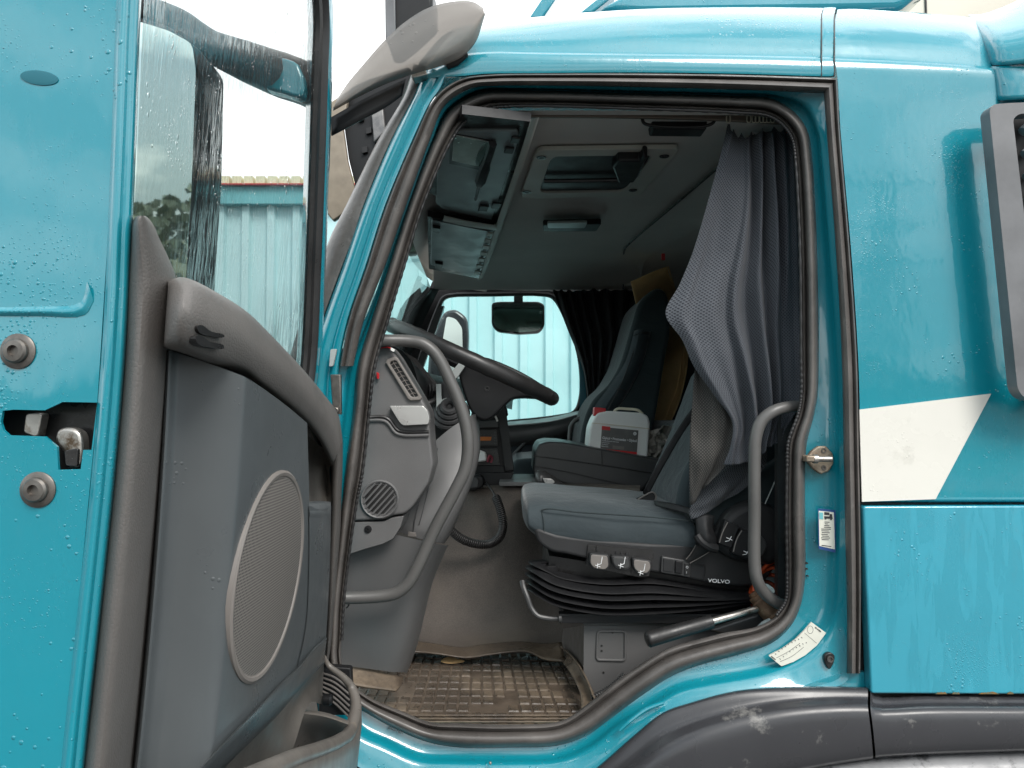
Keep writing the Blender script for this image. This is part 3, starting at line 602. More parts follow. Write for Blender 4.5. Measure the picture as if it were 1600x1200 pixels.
rim = [(507,1026,.045),(514,1040,.060),(536,1058,.085),(549,1074,.10),(556,1098,.115),(554,1120,.12),(547,1142,.12),(530,1158,.125),(500,1172,.13),(455,1188,.135),(420,1204,.138),(380,1222,.14),(320,1245,.14)]
path = cr([D(x, y, o) for x, y, o in rim], 6)
rr = [.0032+.0085*min(1, k/30) for k in range(len(path))]
MB().tube(path, rr, 12).build('pocket_rim', M['pocket'], pk, ang=80)
fw = []
for k in range(24, len(path)):
    p = path[k]; fw.append([p+Vector((.004, 0, .004)), p+Vector((.0095, .0, -.004)), p+Vector((.011, 0, -.03)), p+Vector((.004, 0, -.10)), p+Vector((-.02, 0, -.25))])
MB().grid(fw).build('pocket_front', M['pocket'], pk, ang=80)
# window frame, glass
WF = [(430,720),(466,640),(478,577),(487,400),(494,200),(497,100),(499,30),(494,-30),(478,-80),(440,-190),(300,-560),(214,-860)]
def sweep_px(pts, off, prof, name, mat, par, n=6):
    path = cr([D(x, y, off) for x, y in pts], n); N = DN.normalized(); rows = []
    for i, p in enumerate(path):
        t = (path[min(i+1, len(path)-1)]-path[max(i-1, 0)]).normalized(); sd_ = N.cross(t).normalized()
        rows.append([p+sd_*a+N*b for a, b in prof])
    return MB().grid(rows).build(name, mat, par, ang=50)
# orientation: sd_ points towards the hinge side when travelling upwards? checked with sign below
t0 = (D(497,100,0)-D(487,400,0)).normalized(); sgn = 1 if DN.normalized().cross(t0).y > 0 else -1
wf = sweep_px(WF, -.05, [(sgn*a, b) for a, b in ((-.012,-.004), (-.011,.004), (-.002,.007), (.0,.007), (.002,.004), (.006,.011), (.014,.016), (.018,.014), (.019,-.0))], 'window_seal', M['rubber_dark'], door)
sweep_px(WF, -.05, [(sgn*a, b) for a, b in ((.018,.002), (.020,.014), (.034,.016), (.062,.012), (.078,.002), (.080,-.012), (.07,-.028), (.03,-.03), (.0,-.012))], 'window_frame', M['paint'], door)
gl_px = [(205,440),(209,345),(216,200),(222,60),(228,-60),(236,-300),(250,-900),(440,-420),(482,-60),(498,-10),(500,40),(496,150),(489,400),(480,578),(440,640),(330,640)]
V, Fc = tri_fill([[D(x, y, -.053) for x, y in gl_px]])
mk('window_glass', V, Fc, M['glass_door'], door, smooth=False)
0 and sweep_px([(262,432),(292,432),(352,460),(390,485),(424,516),(476,570),(500,606)], -.03, [(-.006,.0), (-.004,.02), (.006,.02), (.012,.0)], 'glass_sill_seal', M['rubber_dark'], door)
MB().box((-.50, -.855, 1.95), (-.462, -.82, 2.75)).build('rear_window_post', M['paint'], door, bevel=.006)
slabP('door_stop_tab', rnd([(516,546),(526,545),(520,572),(514,573)], 2), -.02, .01, M['ltgrey'], TR, bevel=.002)
MB().disc(P(525,641,-.01), (0,-1,0), [(.006,-.004), (.006,.003), (.004,.004), (.002,.002)], 16).build('hinge_screw', M['screw'], TR)
slabP('hinge_plate', [(516,585),(532,585),(533,648),(520,646)], -.004, .012, M['screw'], TR, bevel=.002)
slabP('hinge_boot', [(498,1040),(548,1044),(552,1118),(498,1118)], -.014, .02, M['black'], TR, bevel=.003)
for k in range(6):
    MB().tube(cr([P(504, 1052+k*7, -.02), P(522, 1058+k*8, -.026), P(546, 1076+k*9, -.022)], 6), .0022, 8).build('hinge_boot_rib', M['rubber'], TR)
MB().disc(P(505,1093,-.08), (1,0,0), [(.010,0), (.011,.004), (.011,.014), (.008,.018)], 16).build('door_stay_pin', M['black'], TR)
# door mirror, outside the door, with arm
MY = -.26
ma = MB().tube(cr([P(170,18,MY), P(205,16,MY), P(240,24,MY), P(290,42,MY), P(330,72,MY), P(375,92,MY), P(425,112,MY+.08), P(470,128,MY+.15), P(486,136,MY+.2)], 6), [.022+.007*math.sin(k/8*1.2) if k < 20 else .024+.018*min(1, (k-20)/18) for k in range(49)], 14).build('mirror_arm', M['black'], door, ang=60)
slabP('mirror_arm_cover', px_smooth([(396,82),(436,88),(466,100),(472,150),(440,144),(412,134),(418,118)], 3, True), MY+.05, .03, M['paint'], door, bevel=.008)
mhou = plate('mirror_housing', [P(x, y, MY-.04) for x, y in rnd([(60,16),(200,22),(262,40),(312,78),(332,104),(328,280),(318,420),(306,700),(60,760)], 12)], [[P(x, y, MY-.04) for x, y in rnd([(80,30),(205,34),(262,52),(296,72),(303,110),(297,300),(287,460),(276,660),(80,700)], 12)]], (0, .05, 0), M['black'], door, bevel=.008)
slabP('mirror_shell', rnd([(62,20),(200,26),(262,44),(308,80),(326,106),(324,280),(314,420),(302,690),(62,750)], 10), MY+.015, .05, M['black'], mhou, bevel=.02)
zm_ = P(200, 360, MY).z
mg = [P(x, y, MY-.062) for x, y in rnd([(76,26),(205,30),(264,48),(300,68),(306,110),(299,300),(289,460),(278,664),(76,704)], 10)]
mg = [CAM+(p-CAM)*((p.y-.115*(p.z-zm_)-CAM.y)/(p.y-CAM.y)) for p in mg]
MB().slab(mg, (0, .008, 0)).build('mirror_glass', M['mirror'], mhou)

# ------------------------------------------------------------------ interior shell
def LN(rows, name, mat, par=TR, **k): return sheet(name, rows, mat, par, 4, 4, **k)
# ceiling
ce = MB().grid([[Vector((x-.1*(y-.1), y, 2.625-.012*(y-.1)-(.0 if y < 1.95 else .05))) for x in (-.19, -.05, .1, .3, .6, .9, 1.35)] for y in (.09, .3, .8, 1.3, 1.8, 2.12)]).build('headliner', M['liner'], TR)
LN(rowsP([[(638,300,.5), (640,372,1.2), (655,412,1.9), (684,440,2.1), (760,452,2.16), (880,455,2.16), (980,458,2.16)], [(655,290,.5), (660,372,1.2), (672,400,1.9), (700,418,2.05), (780,420,2.1), (880,420,2.1), (1000,420,2.1)], [(690,240,.4), (690,350,1.15), (700,380,1.85), (720,395,2.0), (790,402,2.08), (880,405,2.08), (1000,405,2.08)]]), 'front_header', M['liner'])
LN(rowsP([[(700,170,.12), (670,250,.3), (640,330,.8), (634,376,1.3), (652,418,1.9), (684,443,2.08), (760,456,2.14)], [(708,176,.12), (680,250,.3), (652,330,.8), (644,376,1.3), (660,412,1.9), (690,438,2.08), (762,450,2.14)]]), 'header_edge_trim', M['linerl'])
LN([[G(1180,205,2.6), G(1145,240,2.6), G(1060,315,2.59), P(975,392,1.5), P(973,425,2.0), P(975,446,2.05)], [P(1200,290,.4), P(1160,320,.6), P(1085,360,1.1), P(1012,402,1.6), P(1002,430,1.9), P(1000,446,2.0)]], 'rear_header', M['liner'])
tubeP('header_groove', [(1180,209,.16), (1145,241,.3), (1060,315,.7)], .9, M['rubber_dark'], TR)
MB().tube(cr([G(1150,238,2.594), G(1060,315,2.59), G(982,382,2.58), P(975,394,1.5), P(974,425,2.), P(974,452,2.05)], 6), .004, 6).build('header_groove', M['rubber_dark'], TR)
MB().box((1.1, .1, 1.2), (1.15, 2.2, 2.6)).build('rear_bulkhead', M['cloth_blk'], TR)  # rear wall coloured black to paint in the darkness behind the seats
bw = MB().box((.62, .9, 1.85), (1.1, 2.15, 1.9)).build('bunk', M['fabric_dk'], TR, bevel=.02)
MB().box((.42, .1, .95), (1.2, .115, 1.32)).build('inner_side_trim', M['seatpl'], TR)
slabP('side_wall_trim', [(1215,640),(1260,640),(1262,190),(1320,190),(1320,1000),(1215,960)], .17, .02, M['rubber_dark'], TR)
slabP('tail_light_strip', [(1034,396),(1039,396),(1039,406),(1034,406)], 1.2, .01, M['red'], TR)
slabP('sleeper_opening_gloom', [(1012,408),(1092,340),(1110,420),(1000,470)], 2.06, .02, simple('painted_opening_gloom', (.012, .016, .03), .6, .1), TR)  # added dark board, paints the gloom of the sleeper opening
# ceiling hatch, lamp, blind, rail
zt = 2.612
hs = plate('roof_hatch_frame', [G(x, y, zt-.006) for x, y in rnd([(838,235),(1064,232),(1000,307),(811,311)], 12)], [[G(x, y, zt-.006) for x, y in rnd([(862,245),(1020,243),(976,300),(842,302)], 12)]], (0, 0, .012), M['linerl'], TR, bevel=.003)
MB().slab([G(x, y, zt+.001) for x, y in ((860,244),(1022,242),(978,301),(840,303))], (0, 0, .006)).build('hatch_panel', M['seatpl'], hs)
MB().tube([G(850,283,zt-.01), G(985,281,zt-.01)], .006, 8).build('hatch_gap', M['rubber_dark'], hs)
MB().slab([G(x, y, zt-.03) for x, y in ((957,262),(966,252),(1000,252),(1005,244),(1012,246),(998,276),(990,286),(966,286))], (0, 0, .03)).build('hatch_handle', M['black'], hs, bevel=.005)
for x, y in ((846,246), (1038,244), (823,300), (989,297)): MB().disc(G(x, y, zt-.007), (0,0,-1), [(.013,0), (.012,.002), (.006,.002), (.004,-.001)], 16).build('hatch_screw', M['rubber_dark'], hs)
cl = MB().slab([G(x, y, 2.60) for x, y in rnd([(848,343),(940,341),(932,353),(849,353)], 3)], (0, 0, -.02)).build('ceiling_lamp', M['seatpl'], TR, bevel=.006)
MB().slab([G(x, y, 2.578) for x, y in rnd([(855,345),(918,344),(914,353),(856,353)], 2)], (0, 0, -.008)).build('lamp_lens', M['ltgrey'], cl, bevel=.003)
tubeP('blind_handle', [(1003,184,.13), (1006,192,.13), (1018,196,.13), (1100,197,.13), (1114,192,.13), (1118,184,.13)], 2.6, M['black'], TR)
slabP('roller_blind', [(1018,184),(1106,184),(1104,202),(1020,201)], .15, .05, M['black'], TR, bevel=.004)
LN(rowsP([[(735,176,.115), (900,174,.115), (1080,177,.115), (1250,186,.115)], [(735,184,.115), (900,183,.115), (1080,186,.115), (1250,195,.115)], [(735,186,.135), (900,185,.135), (1080,188,.135), (1250,197,.135)]]), 'curtain_rail', simple('bronze_rail', (.14, .11, .085), .45, .15, 10, metal=.3))
# overhead lockers: open flaps seen from below
z1 = 2.585
lk = MB().slab([G(x, y, z1) for x, y in ((722,178),(830,190),(776,350),(668,300),(700,215))], (0, 0, .02)).build('overhead_locker', M['rubber_dark'], TR)
MB().slab([G(x, y, z1-.006) for x, y in rnd([(714,205),(808,205),(812,214),(768,344),(690,326),(681,317),(684,262)], 2)], (0, 0, .008)).build('locker_flap', M['locker'], lk, bevel=.002)
MB().slab([G(x, y, z1-.009) for x, y in ((703,209),(775,222),(760,268),(702,256))], (0, 0, .004)).build('flap_window_rim', M['rubber_dark'], lk)
MB().slab([G(x, y, z1-.012) for x, y in ((709,212),(766,223),(752,261),(706,251))], (0, 0, .003)).build('flap_mirror', M['mirror'], lk)
MB().tube(cr([G(770,224,z1-.02), G(760,255,z1-.03), G(750,285,z1-.04), G(743,312,z1-.03)], 4), [.010]*5+[.014]*4+[.004]*4, 6).build('gas_strut', M['black'], lk)
for x, y in ((790,232), (800,216), (750,322), (770,318)):
    MB().slab([G(x, y, z1-.014), G(x+14, y+1, z1-.014), G(x+11, y+9, z1-.014), G(x-3, y+8, z1-.014)], (0, 0, .006)).build('flap_hinge', M['seatpl'], lk, bevel=.002)
z2 = 2.57
lk2 = MB().slab([G(x, y, z2) for x, y in ((668,338),(772,356),(750,436),(670,420))], (0, 0, .02)).build('overhead_locker', M['rubber_dark'], TR)
MB().slab([G(x, y, z2-.008) for x, y in rnd([(674,344),(764,362),(742,432),(673,414)], 2)], (0, 0, .01)).build('locker_flap', M['locker'], lk2, bevel=.002)
for k in range(7):
    x = 768-k*3.3; y = 364+k*10
    MB().slab([G(x-6, y, z2-.012), G(x+3, y+1, z2-.012), G(x+1, y+6, z2-.012), G(x-8, y+5, z2-.012)], (0, 0, .005)).build('flap_hinge', M['linerl'], lk2)
for x, y in ((676,356), (680,412)): MB().slab([G(x, y, z2-.02), G(x+12, y+2, z2-.02), G(x+11, y+9, z2-.02), G(x, y+7, z2-.02)], (0, 0, .012)).build('flap_catch', M['rubber_dark'], lk2, bevel=.002)
rl_ = [((831,186),(840,184)), ((800,282),(809,280)), ((775,354),(784,352)), ((748,438),(754,434))]
LN([[G(a[0], a[1], 2.58), G(a[0], a[1], 2.565), G(b[0], b[1], 2.565), G(b[0], b[1], 2.60)] for a, b in rl_], 'locker_rail', M['linerl'], lk)
LN([[G(694,337,2.58), G(694,337,2.562), G(692,345,2.562), G(692,345,2.58)], [G(730,345,2.58), G(730,345,2.562), G(728,353,2.562), G(728,353,2.58)], [G(776,352,2.58), G(776,352,2.562), G(776,360,2.562), G(776,360,2.58)]], 'locker_rail', M['linerl'], lk)
# passenger side wall with its window
wo_ = [(700,380),(1120,400),(1120,820),(560,820),(590,650),(655,490)]
wi = px_smooth([(704,463),(760,461.5),(852,461.5),(864,466),(882,497),(899,540),(906,580),(905,622),(897,641),(872,649),(800,657),(700,664),(650,640),(652,588),(668,530),(688,478),(694,467)], 4, True)
sw = plate('passenger_door', [P(x, y, 2.2) for x, y in wo_], [[P(x, y, 2.2) for x, y in wi]], (0, .05, 0), M['black'], TR, smooth=False)
MB().tube(cr([P(x, y, 2.19) for x, y in [(704,461),(760,459.5),(852,459.5),(866,464),(884,496),(901,540),(908,580),(907,624),(898,644),(872,651),(800,659),(700,666),(648,640),(650,588),(666,530),(686,477),(692,466)]], 4, True), .011, 8, closed=True).build('window_seal', M['rubber_dark'], sw)
V, Fc = tri_fill([[P(x, y, 2.225) for x, y in wi]]); mk('window_glass', V, Fc, M['glass'], sw, smooth=False)
LN(rowsP([[(780,660,2.14), (860,652,2.14), (910,640,2.16)], [(780,664,1.98), (860,657,1.98), (912,644,2.0)], [(780,668,1.93), (860,660,1.93), (912,646,1.95)], [(780,692,1.92), (860,680,1.92), (912,665,1.94)], [(780,700,1.95), (860,690,1.95), (912,672,1.97)]]), 'window_ledge', M['console'], sw, ang=40)
LN(rowsP([[(780,690,2.02), (860,684,2.02), (930,670,2.02)], [(780,740,2.0), (860,740,2.0), (930,740,2.0)], [(780,800,2.0), (860,800,2.0), (930,800,2.0)]]), 'door_lining', simple('dark_blue_lining', (.022, .030, .038), .6, .15, 5), sw)
MB().tube(cr([P(802,712,1.94), P(818,694,1.94), P(826,683,1.94)], 5), .010, 8).build('lining_ridge', M['console'], sw)
tubeP('passenger_grab_rail', [(912,652,1.75), (902,655,1.75), (893,664,1.75), (890,680,1.75), (890,704,1.75)], 3.4, M['railm'], TR)
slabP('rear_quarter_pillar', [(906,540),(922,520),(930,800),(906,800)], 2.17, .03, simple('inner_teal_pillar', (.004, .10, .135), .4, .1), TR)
# far A pillar
LN(rowsP([[(686,452,2.12), (664,498,2.12), (640,560,2.12), (615,640,2.12)], [(674,450,2.06), (650,498,2.06), (630,560,2.06), (606,640,2.06)], [(664,446,2.06), (642,494,2.06), (622,556,2.06), (596,640,2.06)], [(655,438,2.12), (634,490,2.12), (612,556,2.12), (586,640,2.12)]]), 'far_a_pillar', M['seatpl'])
tubeP('pillar_edge', [(656,432,2.13), (645,462,2.13), (630,505,2.13), (612,556,2.13)], 4.0, M['rubber_dark'], TR)
slabP('quarter_post', [(684,478),(694,478),(652,600),(640,600)], 2.15, .04, M['rubber_dark'], TR)
# passenger side mirror outside, kerb mirror
pm = slabP('passenger_mirror', rnd([(694,486),(712,482),(730,496),(732,524),(728,600),(666,600),(672,530)], 8), 2.75, .12, M['fender'], TR, bevel=.02)
slabP('mirror_glass', rnd([(698,494),(712,498),(722,512),(724,596),(690,596),(692,530)], 5), 2.742, .004, M['white'], pm)  # plain white colour stands in for the bright reflection in this glass
km = slabP('kerb_mirror', rnd([(768,473),(780,471),(842,471),(851,476),(851,510),(843,520),(810,522),(777,518),(768,508)], 7), 2.45, .06, M['black'], TR, bevel=.008)
km['label'] = 'small kerb mirror hanging outside passenger window'
slabP('kerb_mirror_glass', rnd([(771,476),(782,474),(840,474),(848,479),(848,508),(841,517),(810,519),(779,515),(771,506)], 6), 2.443, .004, mirror('dark_mirror_glass', (.30, .36, .33), .06), km)
slabP('kerb_mirror_stem', [(803,440),(817,440),(817,474),(803,474)], 2.44, .03, M['black'], km)
# engine tunnel and floor
def tun(x): # px column -> bottom y of tunnel
    return 1010
rows = []
for x0, x1, yt, Yt in ((600,560,770,.95), (660,640,765,.92), (730,722,760,.90), (800,800,757,.88), (860,870,757,.88), (930,960,757,.80), (1000,1050,760,.70)):
    rows.append([P(x0, yt, Yt+.5), P(x0, yt+2, Yt+.02), P(x0, yt+8, Yt), P(x0*.6+x1*.4, 860, Yt-.06), P(x0*.3+x1*.7, 950, Yt-.13), P(x1, 992, Yt-.19), P(x1, 1022, .55)])
tn = sheet('engine_tunnel', rows, M['carpet'], TR, 4, 5, fn=lambda p, u, v: p+Vector((0, noise.noise(p*5)*.010, 0)))
slabP('tunnel_top_edge', [(780,753),(850,753),(870,759),(780,760)], .86, .3, M['kick'], TR, bevel=.003)
ZF = 1.236
MB().box((-.5, .08, ZF-.06), (1.2, 1.0, ZF-.012)).build('cab_floor', M['carpet'], TR)
# ------------------------------------------------------------------ floor mat (lies loose on the floor)
def bil(q, u, v): return (q[0]*(1-u)+q[1]*u)*(1-v)+(q[3]*(1-u)+q[2]*u)*v
mq = [G(526,1052,ZF), G(924,1150,ZF), G(878,1020,ZF), G(628,1010,ZF)]
mq = [G(500,1140,ZF), G(945,1140,ZF), G(880,1020,ZF), G(585,1012,ZF)]
fmx = thing('floor_mat', 'muddy brown rubber floor mat with raised grid in the driver footwell', 'floor mat', (.0, .35, ZF))
rows = [[bil(mq, i/10, j/8)+Vector((0, 0, -.001)) for i in range(11)] for j in range(9)]
MB().grid(rows).build('mat_base', M['mat_groove'], fmx, solid=.004)
mb = MB(); NX, NY = 21, 12
for i in range(NX):
    for j in range(NY):
        jj = lambda: random.uniform(-.04, .04)
        e = .08
        cs = [bil(mq, (i+a+jj()*.6)/NX, (j+b+jj()*.6)/NY) for a, b in ((e, e), (1-e, e), (1-e, 1-e), (e, 1-e))]
        if noise.noise(cs[0]*9.3) > .42: continue
        h = .0038+random.uniform(-.001, .0007)
        # leave out those under the kick box
        ctr = (cs[0]+cs[2])*.5; hh = Vector((0, 0, h)); low = Vector((0, 0, .0))
        top = [c+(ctr-c)*.14+hh for c in cs]; vs = [c+low for c in cs]+top
        mb.add(vs, [(0, 1, 5, 4), (1, 2, 6, 5), (2, 3, 7, 6), (3, 0, 4, 7), (4, 5, 6, 7)])
mb.build('mat_tread', M['mat'], fmx, ang=30)
sheet('mat_lip', rowsP([[(560,1000,.50), (568,1012,.47), (580,1024,.44)], [(635,1001,.56), (640,1009,.53), (648,1019,.50)], [(672,1005,.56), (676,1013,.53), (684,1022,.50)], [(720,1012,.56), (722,1019,.53), (730,1028,.50)], [(760,1007,.57), (762,1014,.54), (766,1023,.50)], [(815,1003,.57), (818,1010,.54), (824,1018,.50)], [(850,1006,.56), (852,1016,.53), (850,1030,.48)], [(878,1004,.55), (880,1016,.52), (884,1034,.46)]]), M['mat'], fmx, 5, 4, thick=.004)
sheet('mat_lip', rowsP([[(876,1010,.52), (884,1018,.52), (878,1034,.48)], [(898,1030,.36), (904,1042,.35), (894,1056,.33)], [(918,1064,.22), (926,1086,.20), (908,1090,.2)], [(926,1086,.16), (932,1100,.15), (908,1112,.15)]]), M['mat'], fmx, 5, 4, thick=.004)
sheet('mat_lip', rowsP([[(528,1034,.26), (560,1042,.25), (630,1058,.27)], [(528,1046,.24), (560,1056,.23), (626,1072,.24)], [(526,1064,.20), (560,1072,.20), (618,1080,.22)]]), M['mat'], fmx, 5, 4, thick=.004)
for k in range(4): MB().tube([G(600+k*14, 1118+k*5, ZF+.007), G(905-k*6, 1118+k*5, ZF+.007)], .0022, 6).build('mat_rib', M['mat'], fmx)

o = MB().slab([G(x, y, ZF+.007) for x, y in px_smooth([(689,1034),(694,1029),(704,1027),(714,1030),(726,1034),(716,1036),(702,1037)], 2, True)], (0, 0, .002)).build('dry_leaf', M['card'], None, bevel=.0005); tag(o, 'small dry brown leaf lying on the back of the muddy floor mat', 'leaf')
gr2 = MB()
for k in range(260):
    u, v = random.random(), random.random()**.8; c = bil(mq, u, v)+Vector((0, 0, .005)); q_ = random.uniform(.0008, .0026)
    a = random.random()*6; pts_ = [c+Vector((math.cos(a+t_)*q_*random.uniform(.6, 1.3), math.sin(a+t_)*q_*random.uniform(.6, 1.3), 0)) for t_ in (0, 1.5, 3.1, 4.7)]
    gr2.slab(pts_, (0, 0, q_))
gr2.build('mat_grit', M['mat'], fmx)['kind'] = 'stuff'
# ------------------------------------------------------------------ dashboard end and footwell
DE = [(530,545),(560,538),(597,536),(608,540),(620,556),(664,632),(670,645),(672,680),(677,726),(669,756),(645,792),(632,803),(612,806),(600,812),(530,815)]
de = slabP('dashboard', rnd(DE, 5), .135, .12, M['dashg'], TR, bevel=.006, bseg=4)
# slanted face vent
vo = [(602,566),(605,561),(617,557),(621,559),(659,621),(657,625),(641,626),(637,623)]; vi = [(609,569),(610,565),(617,563),(620,565),(653,618),(651,620),(643,620),(641,618)]
vt = plate('air_vent', [P(x, y, .126) for x, y in vo], [[P(x, y, .126) for x, y in vi]], (0, .012, 0), M['sprim'], de, bevel=.002)
slabP('vent_dark', vi, .1345, .001, M['rubber_dark'], vt)
for k in range(8):
    t = (k+.5)/8; a = (609+(642-609)*t, 567+(620-567)*t); b = (620+(653-620)*t, 564+(618-564)*t)
    MB().tube([P(a[0], a[1], .130), P((a[0]+b[0])/2, (a[1]+b[1])/2-1.6, .129), P(b[0], b[1], .130)], .0009, 6).build('vent_louvre', M['sprim'], vt)
MB().tube([P(614,565,.130), P(648,620,.130)], .0008, 6).build('vent_louvre', M['sprim'], vt)
slabP('silver_handle', rnd([(608,634),(661,634),(668,642),(671,654),(669,663),(630,665),(624,660)], 3), .112, .03, M['silver'], de, bevel=.005)
gp = cr([P(x, y, .1335) for x, y in [(572,652),(600,652),(608,656),(620,671),(630,675),(670,675)]], 5)
MB().tube(gp, .0045, 8).build('dash_groove', M['rubber_dark'], de)
MB().tube(cr([P(x, y, .132) for x, y in [(572,657),(598,657),(606,661),(618,676),(630,680),(670,680)]], 5), .004, 8).build('dash_groove_lip', M['dashg'], de)
# round foot vent
gc = P(593.5, 780, .134); gr_ = MB().disc(gc, (0,-1,0), [(.0440,-.001), (.0440,.004), (.0415,.0065), (.0385,.005), (.0375,.001)], 40).build('foot_vent', M['dashg'], de, ang=40)
MB().disc(gc, (0,-1,0), [(.0375,.0008), (.03,.0012)], 40).build('vent_dark', M['rubber_dark'], gr_)
for k in range(-3, 4):
    o = k*.0105; L = math.sqrt(max(.0375**2-o*o, 0)); d1 = Vector((math.sin(R(42)), 0, math.cos(R(42)))); d2 = Vector((math.cos(R(42)), 0, -math.sin(R(42))))
    c = gc+Vector((0, -.0045, 0))+d2*o
    MB().tube([c-d1*L, c+d1*L], .0024, 8).build('vent_louvre', M['dashg'], gr_)
slabP('lower_dash_trim', rnd([(528,817),(600,815),(612,809),(631,806),(625,825),(614,842),(598,850),(570,858),(540,868),(528,870)], 3), .137, .10, M['dashg'], de, bevel=.005)
MB().disc(P(575,827,.136), (0,-1,0), [(.0085,-.002), (.0085,.001), (.0070,.0035), (.003,.004), (.002,.001)], 20).build('trim_screw', M['black'], de)
# kick box and leg panel
LN(rowsP([[(520,822,.17), (600,832,.17), (660,845,.19), (684,850,.22), (700,852,.30)], [(520,900,.19), (600,905,.19), (645,905,.21), (662,906,.24), (676,910,.33)], [(520,1000,.22), (590,1005,.22), (630,1000,.24), (644,1002,.28), (652,1008,.36)], [(520,1038,.23), (592,1047,.24), (612,1050,.25), (628,1050,.28), (636,1052,.36)]]), 'kick_panel', M['kick'], TR, ang=60)
LN(rowsP([[(664,704,.36), (700,672,.36), (734,650,.38), (748,648,.5)], [(658,726,.345), (700,712,.34), (740,706,.36), (750,706,.5)], [(640,770,.30), (690,775,.29), (722,775,.31), (730,775,.45)], [(622,815,.27), (655,826,.26), (692,836,.28), (702,838,.40)], [(618,828,.27), (650,840,.26), (686,848,.28), (694,850,.40)]]), 'leg_panel', M['kick'], TR, ang=60)
tubeP('panel_groove', [(670,700,.333), (660,760,.300), (648,812,.262), (645,832,.258)], .9, M['rubber_dark'], TR)
tubeP('panel_groove', [(684,700,.333), (668,768,.295), (655,820,.259)], .7, M['seatpl'], TR)
slabP('panel_clip', [(638,831),(649,833),(650,839),(637,838)], .25, .01, M['sprim'], TR, bevel=.001)
for x, y in ((543,870), (544,946)): tubeP('wire_hook', [(x-3,y-4,.165), (x+1,y-3,.16), (x,y+1,.16), (x-3,y+4,.165)], 1.2, M['rubber_dark'], TR, 3, 6)
# grab rails
tubeP('grab_rail', [(500,934,.10), (545,934,.12), (600,931,.13), (620,926,.13), (636,913,.13), (650,890,.13), (680,825,.13), (712,765,.13), (726,735,.13), (731,705,.13), (729,670,.13), (718,630,.13), (704,597,.13), (688,564,.13), (676,548,.13), (660,537,.13), (640,533,.13), (610,532,.12), (580,532,.10)], 9.8, M['railm'], TR)
tubeP('grab_rail', [(1262,635,.11), (1232,636,.09), (1208,643,.08), (1190,658,.08), (1181,684,.08), (1179,720,.08), (1179,800,.08), (1179,880,.08), (1183,907,.08), (1195,927,.09), (1215,942,.10), (1240,950,.12)], 9.2, M['railm'], TR)
# dash top, hoses and wires behind
LN(rowsP([[(600,520,.35), (640,560,.8), (648,585,1.5), (650,590,2.1)], [(640,560,.35), (660,580,.7), (700,590,1.3), (730,592,2.1)], [(650,585,.35), (690,600,.6), (740,605,1.0), (800,606,2.0)], [(655,620,.38), (700,625,.6), (745,628,1.0), (800,640,2.0)]]), 'dash_top', M['seatpl'], TR)
tubeP('air_duct', [(648,612,.45), (665,607,.45), (680,611,.45), (700,607,.45)], 6.5, M['black'], TR)
for k, (x, y) in enumerate([(671,602),(676,602),(690,604)]): tubeP('duct_ring', [(x,y-1,.44), (x+1,y+9,.43), (x,y+18,.44)], 2.2, M['seatpl'], TR, 3, 8)
tubeP('wiring_loom', [(650,626,.40), (668,630,.40), (684,624,.42), (700,632,.44)], 4.5, M['rubber_dark'], TR)
slabP('column_bracket', [(681,600),(689,600),(690,625),(700,618),(690,648),(682,650)], .40, .02, M['ltgrey'], TR, bevel=.002)
LN(rowsP([[(590,540,.5), (610,540,.5), (650,560,.5)], [(590,600,.5), (640,620,.5), (720,650,.5)], [(600,700,.5), (660,700,.5), (740,700,.5)]]), 'dash_cavity', M['rubber_dark'], TR)
# steering column boot
bc = P(704, 646, .42)
for k in range(4):
    s_ = 1-.2*k
    pth = [bc+Vector((math.cos(a)*.044*s_, math.sin(a)*.03*s_-.01*k, math.sin(a)*.038*s_+.006*k)) for a in [i*2*math.pi/20 for i in range(20)]]
    MB().tube(pth, .009, 8, closed=True).build('column_boot', M['seatpl'], TR)
slabP('steering_column', [(688,595),(706,600),(712,640),(706,650),(690,646)], .40, .08, M['rubber_dark'], TR, bevel=.01)
# steering wheel
swc = P(738, 566, .56); a0 = R(24.5)
ex = Vector((math.cos(a0), 0, -math.sin(a0))); ey = Vector((0, 1, .0)); en = ex.cross(ey).normalized()
ey = (ey+en*0.02).normalized()
RW = .251
wp = [swc+ex*math.cos(t)*RW+ey*math.sin(t)*RW for t in [i*2*math.pi/72 for i in range(72)]]
wr = [.0205+.0012*(1 if (i % 2) else 0)*(1 if math.sin(i*.7) > -.2 else 0) for i in range(72)]
stw = MB().tube(wp, wr, 16, closed=True).build('steering_wheel', M['rubber_dark'], TR, ang=80)
hubp = [(716,576),(724,560),(748,556),(800,574),(846,600),(868,618),(846,622),(815,621),(800,624),(788,634),(772,650),(758,657),(744,652),(734,640),(722,606)]
slabP('wheel_hub', px_smooth(hubp, 3, True), .44, .22, M['black'], stw, bevel=.035, bseg=5)
MB().disc(P(761,607,.438), (0,-1,0), [(.007,-.004), (.007,.001), (.004,.001), (.003,-.003)], 16).build('hub_screw', M['rubber_dark'], stw)
MB().tube([swc+ex*(-RW), swc+ex*(-.08)+en*-.02, swc+en*-.02], .016, 10).build('wheel_spoke', M['black'], stw)
MB().tube([swc+ey*RW, swc+ey*.08+en*-.02, swc+en*-.02], .016, 10).build('wheel_spoke', M['black'], stw)
slabP('column_stalk', rnd([(703,584),(722,561),(729,558),(733,562),(716,588),(710,594)], 2), .40, .018, M['ltgrey'], TR, bevel=.005)
